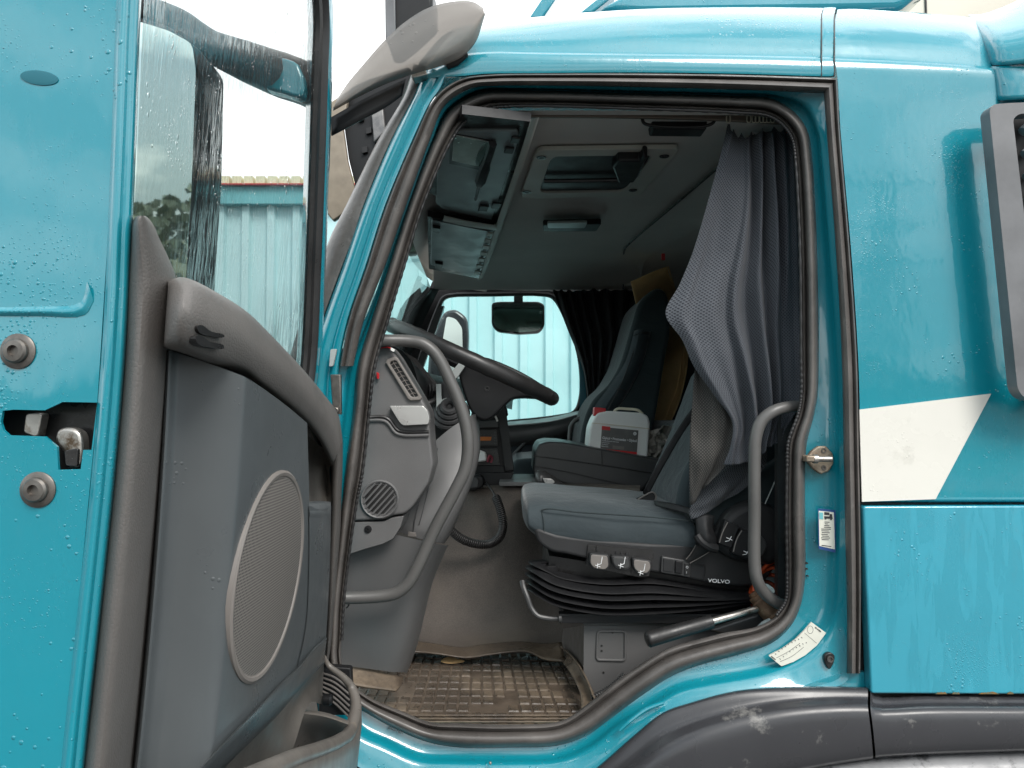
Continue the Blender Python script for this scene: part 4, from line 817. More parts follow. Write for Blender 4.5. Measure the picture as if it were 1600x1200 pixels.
# centre dash with radio
cdh = slabP('centre_console', rnd([(738,640),(765,634),(790,628),(794,650),(788,652),(796,690),(803,736),(788,760),(720,765),(722,700)], 3), .98, .25, M['black'], TR, bevel=.01)
slabP('console_side_panel', rnd([(776,640),(790,634),(797,690),(803,734),(789,736),(784,690)], 2), .965, .02, M['seatpl'], cdh, bevel=.004)
slabP('console_shelf', [(746,658),(778,657),(780,668),(744,669)], .962, .02, M['console'], cdh, bevel=.003)
slabP('silver_edge', [(770,644),(773,643),(779,658),(776,659)], .955, .008, M['silver'], cdh)
rd_ = slabP('radio', rnd([(745,671),(777,671),(779,697),(742,697)], 2), .966, .03, M['rubber_dark'], cdh, bevel=.002)
slabP('radio_display', [(749,682.5),(768,682.5),(767,688.5),(748,688.5)], .9635, .003, M['orange_lcd'], rd_)
for k in range(4): MB().disc(P(752+k*5.5, 679.5, .965), (0,-1,0), [(.0022,0), (.0022,.002), (.001,.003)], 10).build('radio_button', M['console'], rd_)
for k in range(5): MB().disc(P(774, 676+k*4.2, .965), (0,-1,0), [(.0032,0), (.003,.003), (.001,.0035)], 12).build('radio_button', M['console'], rd_)
slabP('cubby', rnd([(741,701),(777,701),(781,727),(738,727)], 2), .968, .02, M['rubber_dark'], cdh)
slabP('lower_console', rnd([(730,728),(786,728),(789,738),(728,738)], 2), .955, .03, M['black'], cdh, bevel=.004)
slabP('console_front', rnd([(720,738),(804,738),(792,760),(720,764)], 4), .95, .1, M['black'], cdh, bevel=.008)

# centre storage bin between the seats
bn = slabP('storage_bin', rnd([(836,706),(842,694),(856,690),(880,691),(962,706),(1037,719),(1039,724),(1000,770),(982,772),(940,772),(900,762),(834,741)], 4), 1.0, .36, M['console'], TR, bevel=.02, bseg=4)
tubeP('bin_seam', [(834,712,.997), (880,718,.997), (956,729,.997), (1010,738,.997), (1024,740,.997)], .8, M['rubber_dark'], bn)
tubeP('bin_seam', [(940,703,.997), (941,729,.997)], .7, M['rubber_dark'], bn)
tubeP('bin_seam', [(834,728,.996), (880,736,.996), (950,752,.996), (1000,762,.996)], .6, M['rubber_dark'], bn)
# gear or brake lever
lv = MB().tube(cr([P(838,752,.85), P(846,750,.85), P(858,756,.85), P(872,764,.85), (P(884,771,.85))], 5), [x*1.25 for x in (.016, .021, .024, .026, .027, .026, .025, .024, .024, .024, .023, .023, .022, .021, .021, .020, .020, .019, .018, .017, .016)], 14).build('brake_lever', M['console'], TR)
slabP('lever_cap', rnd([(848,747),(862,748),(868,753),(862,758),(851,755)], 3),   .808, .01, M['silver'], lv, bevel=.003)
tubeP('lever_gaiter', [(862,768,.80), (900,766,.80), (940,768,.80), (962,776,.80)], 5.5, M['rubber_dark'], lv)

# ------------------------------------------------------------------ driver seat
SP = [(836,830),(842,850),(870,868),(920,876),(960,886),(1060,902),(1110,912),(1168,917),(1195,908),(1212,886),(1224,866),(1229,835),(1218,800),(1200,788),(1178,783),(1155,789),(1140,803),(1124,836),(1098,852),(1074,866),(960,858),(870,843)]
SP = [(836,825),(840,846),(862,862),(884,866),(960,884),(1060,902),(1110,912),(1168,917),(1195,908),(1212,886),(1224,866),(1229,835),(1218,800),(1200,788),(1178,783),(1155,789),(1140,803),(1124,836),(1110,845),(1040,850),(960,845),(870,835)]
st = slabP('driver_seat', px_smooth(SP, 3, True), .29, .45, M['seatpl'], TR, bevel=.018, bseg=4)
st['label'] = 'blue-grey driver seat on black suspension bellows'
# cushion
CS = [(818,800,806),(822,795,815),(830,792,824),(842,790,833),(862,791,842),(900,795,850),(955,799,857),(1017,804,862),(1058,808,866),(1080,813,864),(1089,820,856),(1092,832,846)]
rows = []
cs2 = cr([Vector(c) for c in CS], 4)
for i, c in enumerate(cs2):
    tt = P(c.x, c.y, .30); bt = P(c.x, c.z+9, .30); zc = (tt.z+bt.z)/2; hz = (tt.z-bt.z)/2; hz += .006; yc = .56; hy = .27*min(1, .72+.28*min(i, len(cs2)-1-i)/6)
    rg = []
    for k in range(40):
        a = 2*math.pi*k/40; ca, sa = math.cos(a), math.sin(a)
        y = yc+hy*math.copysign(abs(ca)**.42, ca); z = zc+hz*math.copysign(abs(sa)**.55, sa)
        if sa > 0: z += .012*(1-abs(ca)**2)
        p = Vector((tt.x, y, z)); nn = noise.noise(Vector((p.x*9+p.z*14, p.y*5, p.z*16)))
        rg.append(p+Vector((0, -.006*nn if y < .4 else 0, .003*nn)))
    rows.append(rg)
mb = MB().grid(rows, cu=True); L = len(rows); mb.f.append(tuple(range(40))); mb.f.append(tuple((L-1)*40+k for k in range(40)))
cu = mb.build('seat_cushion', M['fabric'], st, ang=80)
tubeP('cushion_piping', [(846,797,.298), (858,795,.288), (900,800,.284), (960,804,.284), (1020,808,.284), (1070,813,.286), (1089,817,.31)], 1.3, M['fabric_dk'], cu, 5, 8)
tubeP('cushion_piping', [(846,797,.30), (850,815,.288), (850,835,.294), (848,842,.30)], .7, M['fabric_dk'], cu, 5, 8)
# backrest
bk = slabP('seat_backrest', px_smooth([(1060,800),(1064,760),(1080,720),(1100,672),(1116,630),(1150,560),(1230,560),(1238,700),(1216,770),(1190,790),(1140,806),(1080,812)], 3, True), .36, .40, M['fabric'], st, bevel=.07, bseg=6)
slabP('backrest_side', px_smooth([(1075,812),(1098,780),(1150,752),(1215,720),(1242,700),(1242,800),(1200,800),(1150,795),(1120,822),(1095,836)], 3, True), .32, .2, M['fabric_dk'], st, bevel=.03, bseg=5)
# seat belt, buckle
sheet('seat_belt', rowsP([[(1090,625,.44), (1100,632,.44)], [(1060,668,.47), (1068,676,.47)], [(1024,730,.48), (1032,738,.48)], [(1004,770,.5), (1011,778,.5)]]), M['webbing'], st, 4, 4, thick=.002)
slabP('belt_buckle', rnd([(990,782),(1004,776),(1020,769),(1025,774),(1024,781),(1000,785),(994,786)], 2), .46, .02, M['seatpl'], st, bevel=.004)
tubeP('buckle_rim', [(992,784,.455), (1004,776,.455), (1020,769,.455), (1025,775,.455), (1024,781,.455)], 1.2, M['sprim'], st)
sheet('seat_belt', rowsP([[(1022,783,.40), (1024,790,.38)], [(1048,786,.34), (1048,796,.33)], [(1072,792,.31), (1072,803,.30)], [(1092,800,.275), (1086,812,.275)]]), M['webbing'], st, 4, 4, thick=.003)
sheet('seat_belt', rowsP([[(1085,805,.265), (1102,803,.26), (1116,806,.265)], [(1088,825,.26), (1102,822,.25), (1114,826,.26)], [(1089,842,.255), (1104,838,.235), (1120,845,.25)], [(1090,852,.26), (1104,852,.24), (1120,859,.255)]]), M['webbing'], st, 4, 4, thick=.003)
MB().tube(cr([P(1089,836,.25), P(1096,846,.245), P(1108,854,.245), P(1119,857,.25)], 5), .0115, 10).build('belt_fold', M['webbing'], st)
LN(rowsP([[(1088,852,.262), (1100,856,.258), (1110,862,.262)], [(1080,866,.27), (1088,868,.268), (1096,872,.27)], [(1068,872,.278), (1074,878,.276), (1078,880,.278)]]), 'belt_anchor', M['rubber_dark'], st)
tubeP('anchor_cord', [(1087,852,.256), (1080,864,.266), (1072,874,.272)], .7, M['sprim'], st, 3, 6); tubeP('anchor_cord', [(1110,861,.256), (1096,870,.266), (1078,880,.272)], .7, M['sprim'], st, 3, 6)
# side switches
slabP('switch_well', rnd([(919,851),(1021,860),(1022,870),(1014,900),(1000,902),(916,885)], 2), .283, .02, M['rubber_dark'], st)
for (pts, ic) in (([(921,864),(952,867),(953,886),(947,893),(926,890),(920,880)], (936,878)), ([(955,868),(984,870),(986,886),(980,892),(962,889),(956,880)], (972,878)), ([(988,872),(1018,876),(1019,890),(1012,899),(994,896),(988,886)], (1003,889))):
    b = slabP('seat_switch', rnd(pts, 4), .262, .03, M['seatpl'], st, bevel=.003)
    b2 = slabP('switch_face', rnd([(pts[0][0]+2.5, pts[0][1]+2.5), (pts[1][0]-2.5, pts[1][1]+2), (pts[2][0]-2.5, pts[2][1]-1), (pts[3][0]-2, pts[3][1]-3), (pts[4][0]+2, pts[4][1]-3), (pts[5][0]+2.5, pts[5][1])], 4), .2595, .003, M['sprim'] if ic[0] != 972 else M['console'], b, bevel=.001)
    MB().tube([P(ic[0]+5, ic[1]-8, .2585), P(ic[0]+3, ic[1]+3, .2585), P(ic[0]-3, ic[1]+5, .2585)], .0011, 6).build('switch_icon', M['icon'], b)
    MB().tube([P(ic[0]-6, ic[1]+5, .2585), P(ic[0]+2, ic[1]+8, .2585)], .0009, 6).build('switch_icon', M['icon'], b)
    MB().tube([P(ic[0]-2, ic[1]+2, .2585), P(ic[0]-3, ic[1]+10, .2585)], .0009, 6).build('switch_icon', M['icon'], b)
for x, y in ((932,854),(962,862),(970,863),(978,864)): slabP('switch_rib', [(x,y),(x+3,y),(x+3,y+6),(x,y+6)], .279, .006, M['seatpl'], st)
hp = slabP('heater_switch_panel', rnd([(1034,869),(1080,877),(1079,903),(1032,895)], 3), .280, .012, M['console'], st, bevel=.003)
slabP('switch_blank', rnd([(1037,872),(1053,875),(1052,895),(1036,892)], 2), .277, .006, M['seatpl'], hp, bevel=.001)
slabP('rocker_switch', rnd([(1056,876),(1067,878),(1066,897),(1055,895)], 1.5), .272, .012, M['black'], hp, bevel=.002)
slabP('rocker_legend', rnd([(1070,880),(1078,881),(1077,899),(1069,898)], 2), .277, .006, M['rubber_dark'], hp, bevel=.001)
text('switch_text', 'O', P(1071.6,888,.2765), .008, M['icon'], hp); text('switch_text', 'I', P(1072.2,896,.2765), .007, M['icon'], hp)
tubeP('blank_outline', [(1086,880,.283), (1102,884,.283), (1100,908,.283)], .5, M['rubber_dark'], st, 2, 6)
text('seat_lettering', 'VOLVO', P(1106,909.5,.2795), .0125, M['icon'], st, rot=(90, 4, 0), sx=1.3, bold=.00025)
# recliner shroud with paddles
sh = slabP('recliner_cover', px_smooth([(1132,812),(1146,797),(1165,787),(1185,784),(1212,794),(1228,806),(1232,840),(1226,866),(1208,884),(1190,882),(1160,880),(1122,862),(1116,850)], 3, True), .262, .06, M['seatpl'], st, bevel=.02, bseg=4)
slabP('recline_paddle', rnd([(1133,812),(1156,822),(1143,858),(1121,849)], 3), .243, .03, M['black'], sh, bevel=.006)
slabP('recline_paddle', rnd([(1158,826),(1196,842),(1186,882),(1142,866),(1147,846)], 5), .243, .03, M['black'], sh, bevel=.006)
tubeP('paddle_edge', [(1137,816,.240), (1129,832,.240), (1124,848,.240)], .9, M['sprim'], sh, 3, 6); tubeP('paddle_edge', [(1159,829,.240), (1151,843,.240), (1146,862,.240)], .9, M['sprim'], sh, 3, 6)
slabP('paddle_tab', px_smooth([(1186,836),(1196,844),(1199,854),(1190,870),(1184,860)], 3, True), .235, .02, M['console'], sh, bevel=.004)
for cx, cy in ((1138,841), (1165,862)):
    MB().tube([P(cx+5, cy-3, .2405), P(cx+1, cy+4, .2405), P(cx-5, cy+5, .2405)], .0009, 6).build('paddle_icon', M['icon'], sh)
    MB().tube([P(cx-3, cy-1, .2405), P(cx+6, cy+3, .2405)], .0011, 6).build('paddle_icon', M['icon'], sh)
# bellows
def bel(name, yl, yr, dip, out, r, rz):
    pts = [P(872, yl+2, .90), P(838, yl-4, .72), P(833, yl-2, .46), P(842, yl+3, .30), P(872, yl+dip*.6+6, .262-out), P(940, yl+dip+8, .255-out), P(1020, yl+dip+7, .255-out), P(1100, (yl+dip+yr)/2+5, .26-out), P(1165, yr, .27-out), P(1200, yr-2, .34), P(1215, yr-3, .60)]
    path = cr(pts, 5); rows = []
    for i, p in enumerate(path):
        t = (path[min(i+1, len(path)-1)]-path[max(i-1, 0)]).normalized(); o = Vector((t.y, -t.x, 0)).normalized()
        f = 1-.55*max(0, min(1, (i-28)/22)); 
        rows.append([p+o*a*r+Vector((0, 0, b*rz*f)) for a, b in ((-2.5, 1.0), (-.6, .9), (.35, .55), (.9, .15), (1.0, -.1), (.8, -.35), (.1, -.7), (-.8, -1.0), (-2.5, -1.1))])
    return MB().grid(rows).build(name, M['black'], st, ang=80)
bel('suspension_bellows', 881, 931, 22, -.030, .012, .0055)
bel('suspension_bellows', 889, 933, 27, -.004, .020, .0085)
bel('suspension_bellows', 899, 933, 27, .004, .022, .0085)
bel('suspension_bellows', 910, 936, 28, .004, .022, .0080)
bel('suspension_bellows', 920, 940, 28, .0, .022, .0075)
slabP('bellows_core', [(858,868),(1150,915),(1180,920),(1180,962),(880,962),(856,920)], .34, .35, M['rubber_dark'], st)
rb = slabP('seat_rail', [(874,962),(1185,962),(1185,975),(874,974)], .26, .03, M['black'], st, bevel=.002)
slabP('seat_rail_edge', [(874,960),(1190,960),(1190,962),(874,962)], .255, .03, M['seatpl'], st)
slabP('seat_rail_side', [(880,945),(1190,945),(1190,962),(880,960)], .30, .03, M['black'], st)
tubeP('slide_handle', [(816,908,.30), (818,918,.29), (824,934,.28), (830,950,.275), (840,962,.27), (856,966,.27), (876,967,.27)], 4.2, M['console'], st, 6, 10)
MB().disc(P(873,966,.265), (1,0,0), [(.012,0), (.012,.006), (.01,.008)], 14).build('handle_collar', M['console'], st)
# seat box on the floor
bx = plate('seat_box', [P(x, y, .30) for x, y in [(912,977),(1190,977),(1190,1120),(911,1120)]], [], (0, .004, 0), M['kick'], TR, bevel=.001)
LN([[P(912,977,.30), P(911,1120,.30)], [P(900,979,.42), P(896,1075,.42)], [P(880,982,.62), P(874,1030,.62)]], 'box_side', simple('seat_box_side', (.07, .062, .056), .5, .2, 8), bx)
MB().slab([P(912,976.5,.30), P(1190,976.5,.30), P(1190,976.5,.30)+Vector((0,.4,0)), P(912,976.5,.30)+Vector((0,.4,0))], (0, 0, .004)).build('box_top', M['kick'], bx)
ep = rnd([(934,986),(977,986),(977,1032),(932,1031)], 6)
MB().tube([P(x, y, .298) for x, y in ep], .0032, 8, closed=True).build('box_emboss', M['kick'], bx)
for x, y in ((940,1009),(940,1017),(943,1051),(957,988)): MB().disc(P(x, y, .2995), (0,-1,0), [(.0028,-.001), (.0028,.0006), (.001,.0006)], 12).build('box_hole', M['rubber_dark'], bx)
LN(rowsP([[(918,1094,.20), (980,1056,.20), (1060,1020,.20), (1160,996,.2)], [(924,1100,.15), (984,1062,.15), (1064,1026,.15), (1160,1002,.15)]]), 'sill_carpet', M['card'], TR)
cc_ = cr([P(924,1090,.17), P(945,1080,.17), P(962,1068,.17), P(976,1054,.17)], 22)
MB().tube(cc_, [.0075 if k % 4 < 2 else .0052 for k in range(len(cc_))], 10).build('cable_conduit', M['rubber_dark'], TR, ang=80)
sheet('sill_mud', rowsP([[(920,1098,.14), (960,1072,.14), (1000,1046,.14)], [(922,1104,.118), (962,1078,.118), (1002,1052,.118)]]), M['mat'], TR, 4, 3)
slabP('sill_inner_trim', [(1110,985),(1180,962),(1215,940),(1240,960),(1215,985),(1160,1000)], .19, .02, M['console'], TR, bevel=.004)
# seat post trim behind the rail
slabP('b_pillar_trim', px_smooth([(1190,700),(1232,660),(1240,700),(1238,880),(1222,880),(1200,860),(1192,790)], 3, True), .42, .05, M['black'], TR, bevel=.01)
tubeP('b_pillar_cable', [(1236,690,.28), (1214,745,.28), (1192,795,.28)], .9, M['ltgrey'], TR, 3, 6)
for x, y in ((1211,780),(1206,716)): MB().disc(P(x, y, .415), (0,-1,0), [(.007,-.001), (.007,.002), (.004,.002)], 14).build('trim_screw', M['rubber_dark'], TR)

# ------------------------------------------------------------------ passenger seat
ps = slabP('passenger_seat', px_smooth([(906,696),(915,650),(928,624),(950,602),(968,572),(980,535),(990,500),(998,475),(1010,460),(1028,450),(1040,456),(1047,482),(1047,520),(1038,570),(1030,620),(1018,680),(1000,720),(910,720)], 3, True), 1.50, .42, M['fabric_dk'], TR, bevel=.06, bseg=6)
ps['label'] = 'dark grey passenger seat with high backrest'
sheet('seat_bolster', rowsP([[(988,520,1.52), (1000,515,1.485), (1016,518,1.50)], [(974,566,1.52), (988,565,1.48), (1003,566,1.50)], [(950,604,1.52), (966,606,1.475), (984,606,1.50)], [(926,632,1.52), (944,640,1.475), (962,644,1.50)], [(910,690,1.52), (926,694,1.48), (946,700,1.50)]]), M['fabric'], ps, 4, 4, thick=.012)
tubeP('seat_seam', [(998,524,1.49), (984,566,1.475), (968,606,1.47), (950,640,1.47)], .8, M['rubber_dark'], ps, 5, 6)
tubeP('seat_seam', [(990,525,1.49), (1002,520,1.475), (1016,521,1.48)], .7, M['rubber_dark'], ps, 4, 6); tubeP('seat_seam', [(955,609,1.49), (968,608,1.465), (978,611,1.48)], .7, M['rubber_dark'], ps, 4, 6)
slabP('passenger_cushion', px_smooth([(800,722),(830,716),(900,712),(980,716),(1000,740),(980,770),(840,770),(800,752)], 3, True), 1.45, .5, M['fabric'], ps, bevel=.04, bseg=5)
# ------------------------------------------------------------------ loose things
def topslab(name, pts, Y, th, mat, label, cat, **k):
    o = slabP(name, pts, Y, th, mat, None, **k); tag(o, label, cat); return o
cb = thing('cardboard_sheet', 'tall brown cardboard standing behind the dark passenger seat', 'cardboard', P(1040,676,1.7))
sheet('cardboard_panel', rowsP([[(986,441,1.50), (1014,428,1.50), (1042,417,1.50)], [(1000,500,1.72), (1030,490,1.72), (1058,474,1.72)], [(1020,560,1.96), (1048,556,1.96), (1073,530,1.96)], [(1020,610,1.96), (1045,600,1.96), (1072,580,1.96)], [(1018,650,1.96), (1034,645,1.96), (1056,638,1.96)], [(1014,682,1.96), (1028,682,1.96), (1036,678,1.96)]]), M['card'], cb, 5, 5, thick=.006)
tubeP('cardboard_edge', [(1041,420,1.49), (1052,450,1.60), (1064,500,1.78), (1066,548,1.95), (1060,600,1.95), (1046,640,1.95), (1030,678,1.95)], 1.3, M['card'], cb, 5, 6)
tubeP('cardboard_edge', [(1044,417,1.48), (1060,470,1.66), (1074,530,1.92), (1073,574,1.94), (1060,630,1.94), (1038,678,1.94)], 1.3, M['card'], cb, 5, 6)
jc = thing('jerrycan', 'white plastic jerrycan with red cap and grey label in the centre bin', 'canister', P(965,715,1.1))
jb = slabP('can_body', rnd([(927,655),(933,645),(950,642),(1003,645),(1013,650),(1016,662),(1012,720),(918,706),(922,668)], 5), 1.12, .14, M['white'], jc, bevel=.014, bseg=4)
tubeP('can_ridge', [(925,661,1.119), (960,664,1.117), (1015,670,1.119)], .6, M['cream'], jb, 3, 6)
slabP('can_cap', rnd([(929,636),(947,638),(946,650),(928,650)], 2), 1.125, .05, M['red'], jc, bevel=.004)
tubeP('can_handle', [(958,645,1.17), (964,639,1.17), (980,639,1.17), (997,641,1.17), (1004,647,1.17)], 2.1, M['cream'], jc, 4, 8)
LBQ = [(940.5,667),(997.5,672.5),(995,709.5),(938,703.5)]
lb = slabP('can_label', LBQ, 1.1165, .003, M['label'], jb)
def lbp(u, v, Y=1.1145): a = [LBQ[0][i]*(1-u)+LBQ[1][i]*u for i in (0,1)]; b = [LBQ[3][i]*(1-u)+LBQ[2][i]*u for i in (0,1)]; return P(a[0]*(1-v)+b[0]*v, a[1]*(1-v)+b[1]*v, Y)
def lbs(n, u0, v0, u1, v1, m, Y=1.1155): return MB().slab([lbp(u0, v1, Y), lbp(u1, v1, Y), lbp(u1, v0, Y), lbp(u0, v0, Y)], (0, .001, 0)).build(n, M[m], lb)
lbs('label_band', 0, .92, 1, 1.06, 'red'); lbs('label_flash', .0, -.04, .23, .12, 'red'); lbs('label_box', .33, .74, .64, .88, 'sprim')
MB().disc(lbp(.91,.15), (0,-1,0), [(.0062,0), (.0062,.0006)], 20).build('label_badge', M['icon'], lb)
text('label_text', '5 l', lbp(.878,.19,1.1125), .008, M['ink'], lb, rot=(90, 5, 0))
text('label_text', 'Glykol \u2022 Frostv\u00e6ske \u2022 Glykoli', lbp(.03,.51,1.1145), .0132, M['icon'], lb, rot=(90, 5.4, 0), sx=.80, bold=.0002)
for v in (.60, .68, .76, .84): text('label_text', {.60:'Frostskyddsmedel koncentrat', .68:'Koncentreret', .76:'Til motorer', .84:'Pakkasneste'}[v], lbp(.02, v, 1.1145), .0058, M['icon'], lb, rot=(90, 5.4, 0), sx=.9)
# crumpled bag
rows = []
for i in range(15):
    r_ = []
    for j in range(15):
        u, v = i/14, j/14; x = 1008+u*44-6*v+3*math.sin(v*9+u*3); y = 668+v*54+4*math.sin(u*7)
        r_.append(P(x, y, 1.2+.10*u*u)+Vector((0, .035*noise.noise(Vector((u*5, v*5, 1.3)))+.02*noise.noise(Vector((u*13, v*13, 4))), .01*noise.noise(Vector((u*6, v*7, 2.2))))))
    rows.append(r_)
o = MB().grid(rows).build('plastic_bag', M['bag'], None, ang=20, solid=.001); tag(o, 'crumpled clear plastic bag beside the white jerrycan', 'plastic bag')
# paper cup and red wrapper in the cubby
o = slabP('paper_cup', rnd([(739,708),(748,703),(759,707),(761,720),(741,723)], 3), .945, .03, M['white'], None, bevel=.006); tag(o, 'crumpled white paper cup in the dashboard cubby', 'cup')
o = MB().tube(cr([P(762,722,.94), P(765,712,.935), P(769,716,.94), P(767,723,.94)], 3), .004, 6).build('sweet_wrapper', simple('red_wrapper', (.25, .03, .05), .4, .4, 60), None); tag(o, 'small red sweet wrapper beside the white cup', 'wrapper')
o = slabP('paper_strip', [(736,722),(739,722),(740,742),(737.5,742)], .93, .001, M['white'], None); tag(o, 'thin white paper strip hanging from the dash cubby', 'paper')
# radio handset with coiled cord
hs_ = thing('radio_handset', 'black radio handset hanging below the centre dash with coiled cord', 'handset', P(745,770,.9))
hb = slabP('handset_body', rnd([(728,744),(752,742),(757,750),(755,762),(740,768),(724,768),(722,752)], 4), .86, .05, M['black'], hs_, bevel=.008)
slabP('handset_face', rnd([(731,748),(745,746),(748,752),(746,762),(732,763)], 3), .853, .01, M['console'], hb, bevel=.002)
base = cr([P(757,752,.88), P(768,765,.84), P(776,780,.80), P(783,800,.78), P(786,822,.77), P(780,840,.76), P(764,850,.76), P(740,849,.74), P(718,840,.72), P(700,824,.70), P(685,806,.68)], 80)
coil = []; ph = 0; 
for i, p in enumerate(base):
    t = (base[min(i+1, len(base)-1)]-base[max(i-1, 0)]).normalized(); u = t.orthogonal().normalized(); w = t.cross(u)
    u = Vector((0, 1, 0)); u = (u-t*u.dot(t)).normalized(); w = t.cross(u)
    ph += .60; rr_ = 0 if i < 130 else min(1, (i-130)/20)*.0115
    coil.append(p+(u*math.cos(ph)+w*math.sin(ph))*rr_)
MB().tube(coil, .0030, 6).build('coiled_cord', M['rubber_dark'], hs_, ang=80)
# red wire
o = MB().tube(cr([P(585,546,.127), P(600,543,.12), P(608,543,.118), P(613,546,.12)], 5), .0014, 6).build('red_wire', M['red'], None); tag(o, 'thin red wire with white plug lying on the dash edge', 'wire')
pl = slabP('wire_plug', rnd([(611,543),(617,546),(615,550),(610,547)], 1), .112, .008, M['white'], o, bevel=.001)
o = slabP('red_tag', rnd([(588,581),(592,583),(592,592),(589,592)], 1), .124, .006, M['red'], None, bevel=.001); tag(o, 'small red tag beside the door seal on the dash', 'tag')
# hammer
hm = thing('hammer', 'steel hammer with black rubber grip and rusty head on the door sill', 'hammer', P(1110,1000,.12))
def hp_(x, y): return P(x, y, .115+.05*(x-1010)/200)
pth = [hp_(x, 1000-(x-1010)*.285) for x in range(1010, 1113, 3)]
MB().tube(pth, [.0135 if k == 0 else (.0175-.003*k/len(pth)+.0006*(k % 2)) for k in range(len(pth))], 20).build('hammer_grip', M['rubber_dark'], hm, ang=60)
MB().tube([hp_(1108,972), hp_(1188,949.5)], [.0085, .0072], 14).build('hammer_shaft', M['steel'], hm)
a, b = P(1176,926,.175), P(1212,968,.155)
MB().tube(cr([a, a.lerp(b, .12), a.lerp(b, .3), a.lerp(b, .62), a.lerp(b, .85), b], 4), [.012]*4+[.018]*4+[.021]*4+[.022]*4+[.026]*5, 16).build('hammer_head', M['rust'], hm)
# orange coiled air hose
cpts = []
for i in range(170):
    t = i/169; a = t*2*math.pi*6.5; c = P(1170+t*44, 968-t*62, .30+.05*math.sin(t*5)); cpts.append(c+Vector((math.cos(a)*.036*(1+.3*t), math.sin(a)*.03, math.sin(a+.5)*.036*(1+.25*t))))
o = MB().tube(cpts, .0052, 8).build('air_hose', M['orange'], None, ang=80); tag(o, 'bright orange coiled air hose behind the hammer head', 'air hose')
o = tubeP('grey_pipe_stub', [(1184,985,.14), (1196,974,.14), (1212,968,.14), (1222,968,.14)], 5, M['ltgrey'], None); tag(o, 'grey rubber cap lying under the rusty hammer head', 'cap')

# ------------------------------------------------------------------ curtains
cur = thing('driver_curtain', 'grey dotted fabric curtain bunched at the rear of the door opening', 'curtain', P(1190,720,.2), None)
CR = [
 [(1137,194),(1150,200),(1166,204),(1184,200),(1204,197),(1222,199),(1234,206)],
 [(1132,214),(1146,222),(1162,222),(1182,218),(1206,216),(1228,216),(1240,224)],
 [(1120,260),(1138,272),(1160,264),(1184,262),(1208,262),(1232,262),(1245,264)],
 [(1104,322),(1128,326),(1156,326),(1184,326),(1210,326),(1234,326),(1250,326)],
 [(1084,392),(1112,394),(1146,394),(1180,394),(1208,394),(1234,394),(1252,394)],
 [(1064,442),(1094,446),(1134,448),(1172,450),(1206,450),(1234,450),(1254,450)],
 [(1041,490),(1082,498),(1126,500),(1168,502),(1204,503),(1234,503),(1255,503)],
 [(1067,532),(1094,540),(1130,544),(1168,546),(1204,548),(1234,548),(1256,548)],
 [(1085,572),(1110,582),(1140,588),(1170,590),(1206,592),(1234,592),(1254,592)],
 [(1118,618),(1136,626),(1154,632),(1176,634),(1208,634),(1234,632),(1250,630)],
 [(1146,660),(1156,668),(1164,672),(1180,674),(1206,668),(1226,660),(1240,652)],
 [(1144,700),(1150,704),(1162,704),(1182,700),(1200,688),(1220,680),(1232,670)],
 [(1134,727),(1148,727),(1164,725),(1184,720),(1198,702),(1216,694),(1230,684)]]
rows = [[P(x, y, .155) for x, y in r] for r in CR]
def cfold(p, v, u):
    fx = [(0,0), (.10,-.55), (.17,1.), (.27,-.7), (.36,.75), (.41,-1.), (.50,.6), (.57,-.9), (.64,.7), (.70,-1.), (.77,.65), (.83,-.9), (.89,.6), (.94,-.7), (1.,0)]
    uu = u+.06*math.sin(v*3.6+1.4)*math.sin(u*math.pi)+.07*noise.noise(Vector((u*3, v*2.5, 3)))*math.sin(u*math.pi)
    f_ = 0
    for (a, b), (c, d) in zip(fx, fx[1:]):
        if a <= uu <= c or (c == 1. and uu > c):
            t = min(1, max(0, (uu-a)/(c-a))); t = t*t*(3-2*t); f_ = b+(d-b)*t; break
    amp = .024*max(.08, .62+1.5*noise.noise(Vector((u*4.2, v*2.6, 5.5))))*(.45+.55*min(1, u*2.2))*(1-.25*v)
    f = Vector((0, amp*f_+.022*noise.noise(Vector((u*4-v*2.2, v*3.4+u*2, 2)))+.05*max(0, v-.6)+.006*math.sin(u*9-v*14)*max(0, .45-v), 0))
    if v < .1: f.z -= .016*abs(math.sin(u*math.pi*7))*(1-v/.1)*(1 if u > .04 else 0)
    return p+f
sheet('curtain_cloth', rows, M['curtain'], cur, 22, 8, thick=.0012, fn=cfold, uvs=True, ang=180)
def wob(p, v, u): return p+Vector((0, .010*math.sin(u*7+v*3)+.008*noise.noise(Vector((u*5, v*5, 7))), 0))
sheet('curtain_reverse', rowsP([[(1086,574,.19), (1098,590,.19), (1112,612,.185), (1122,622,.18)], [(1083,620,.20), (1104,630,.20), (1128,642,.19), (1146,655,.18)], [(1080,680,.21), (1102,682,.21), (1128,684,.2), (1150,690,.18)], [(1078,730,.22), (1098,728,.22), (1120,722,.21), (1140,718,.19)], [(1078,790,.24), (1086,782,.24), (1096,768,.23), (1106,756,.22)]]), M['curtain_rev'], cur, 8, 8, thick=.001, fn=wob, uvs=True)
sheet('curtain_reverse', rowsP([[(1100,742,.26), (1130,722,.26), (1180,706,.26), (1200,702,.26)], [(1090,770,.26), (1120,744,.26), (1160,728,.26), (1200,722,.26)], [(1078,800,.26), (1110,778,.26), (1150,756,.26), (1190,738,.26)], [(1080,812,.265), (1104,800,.265), (1130,786,.265), (1160,765,.265)]]), cloth_pattern('curtain_lower_fold', (.10, .105, .115), (.018, .02, .025)), cur, 8, 8, thick=.001, fn=wob, uvs=True)
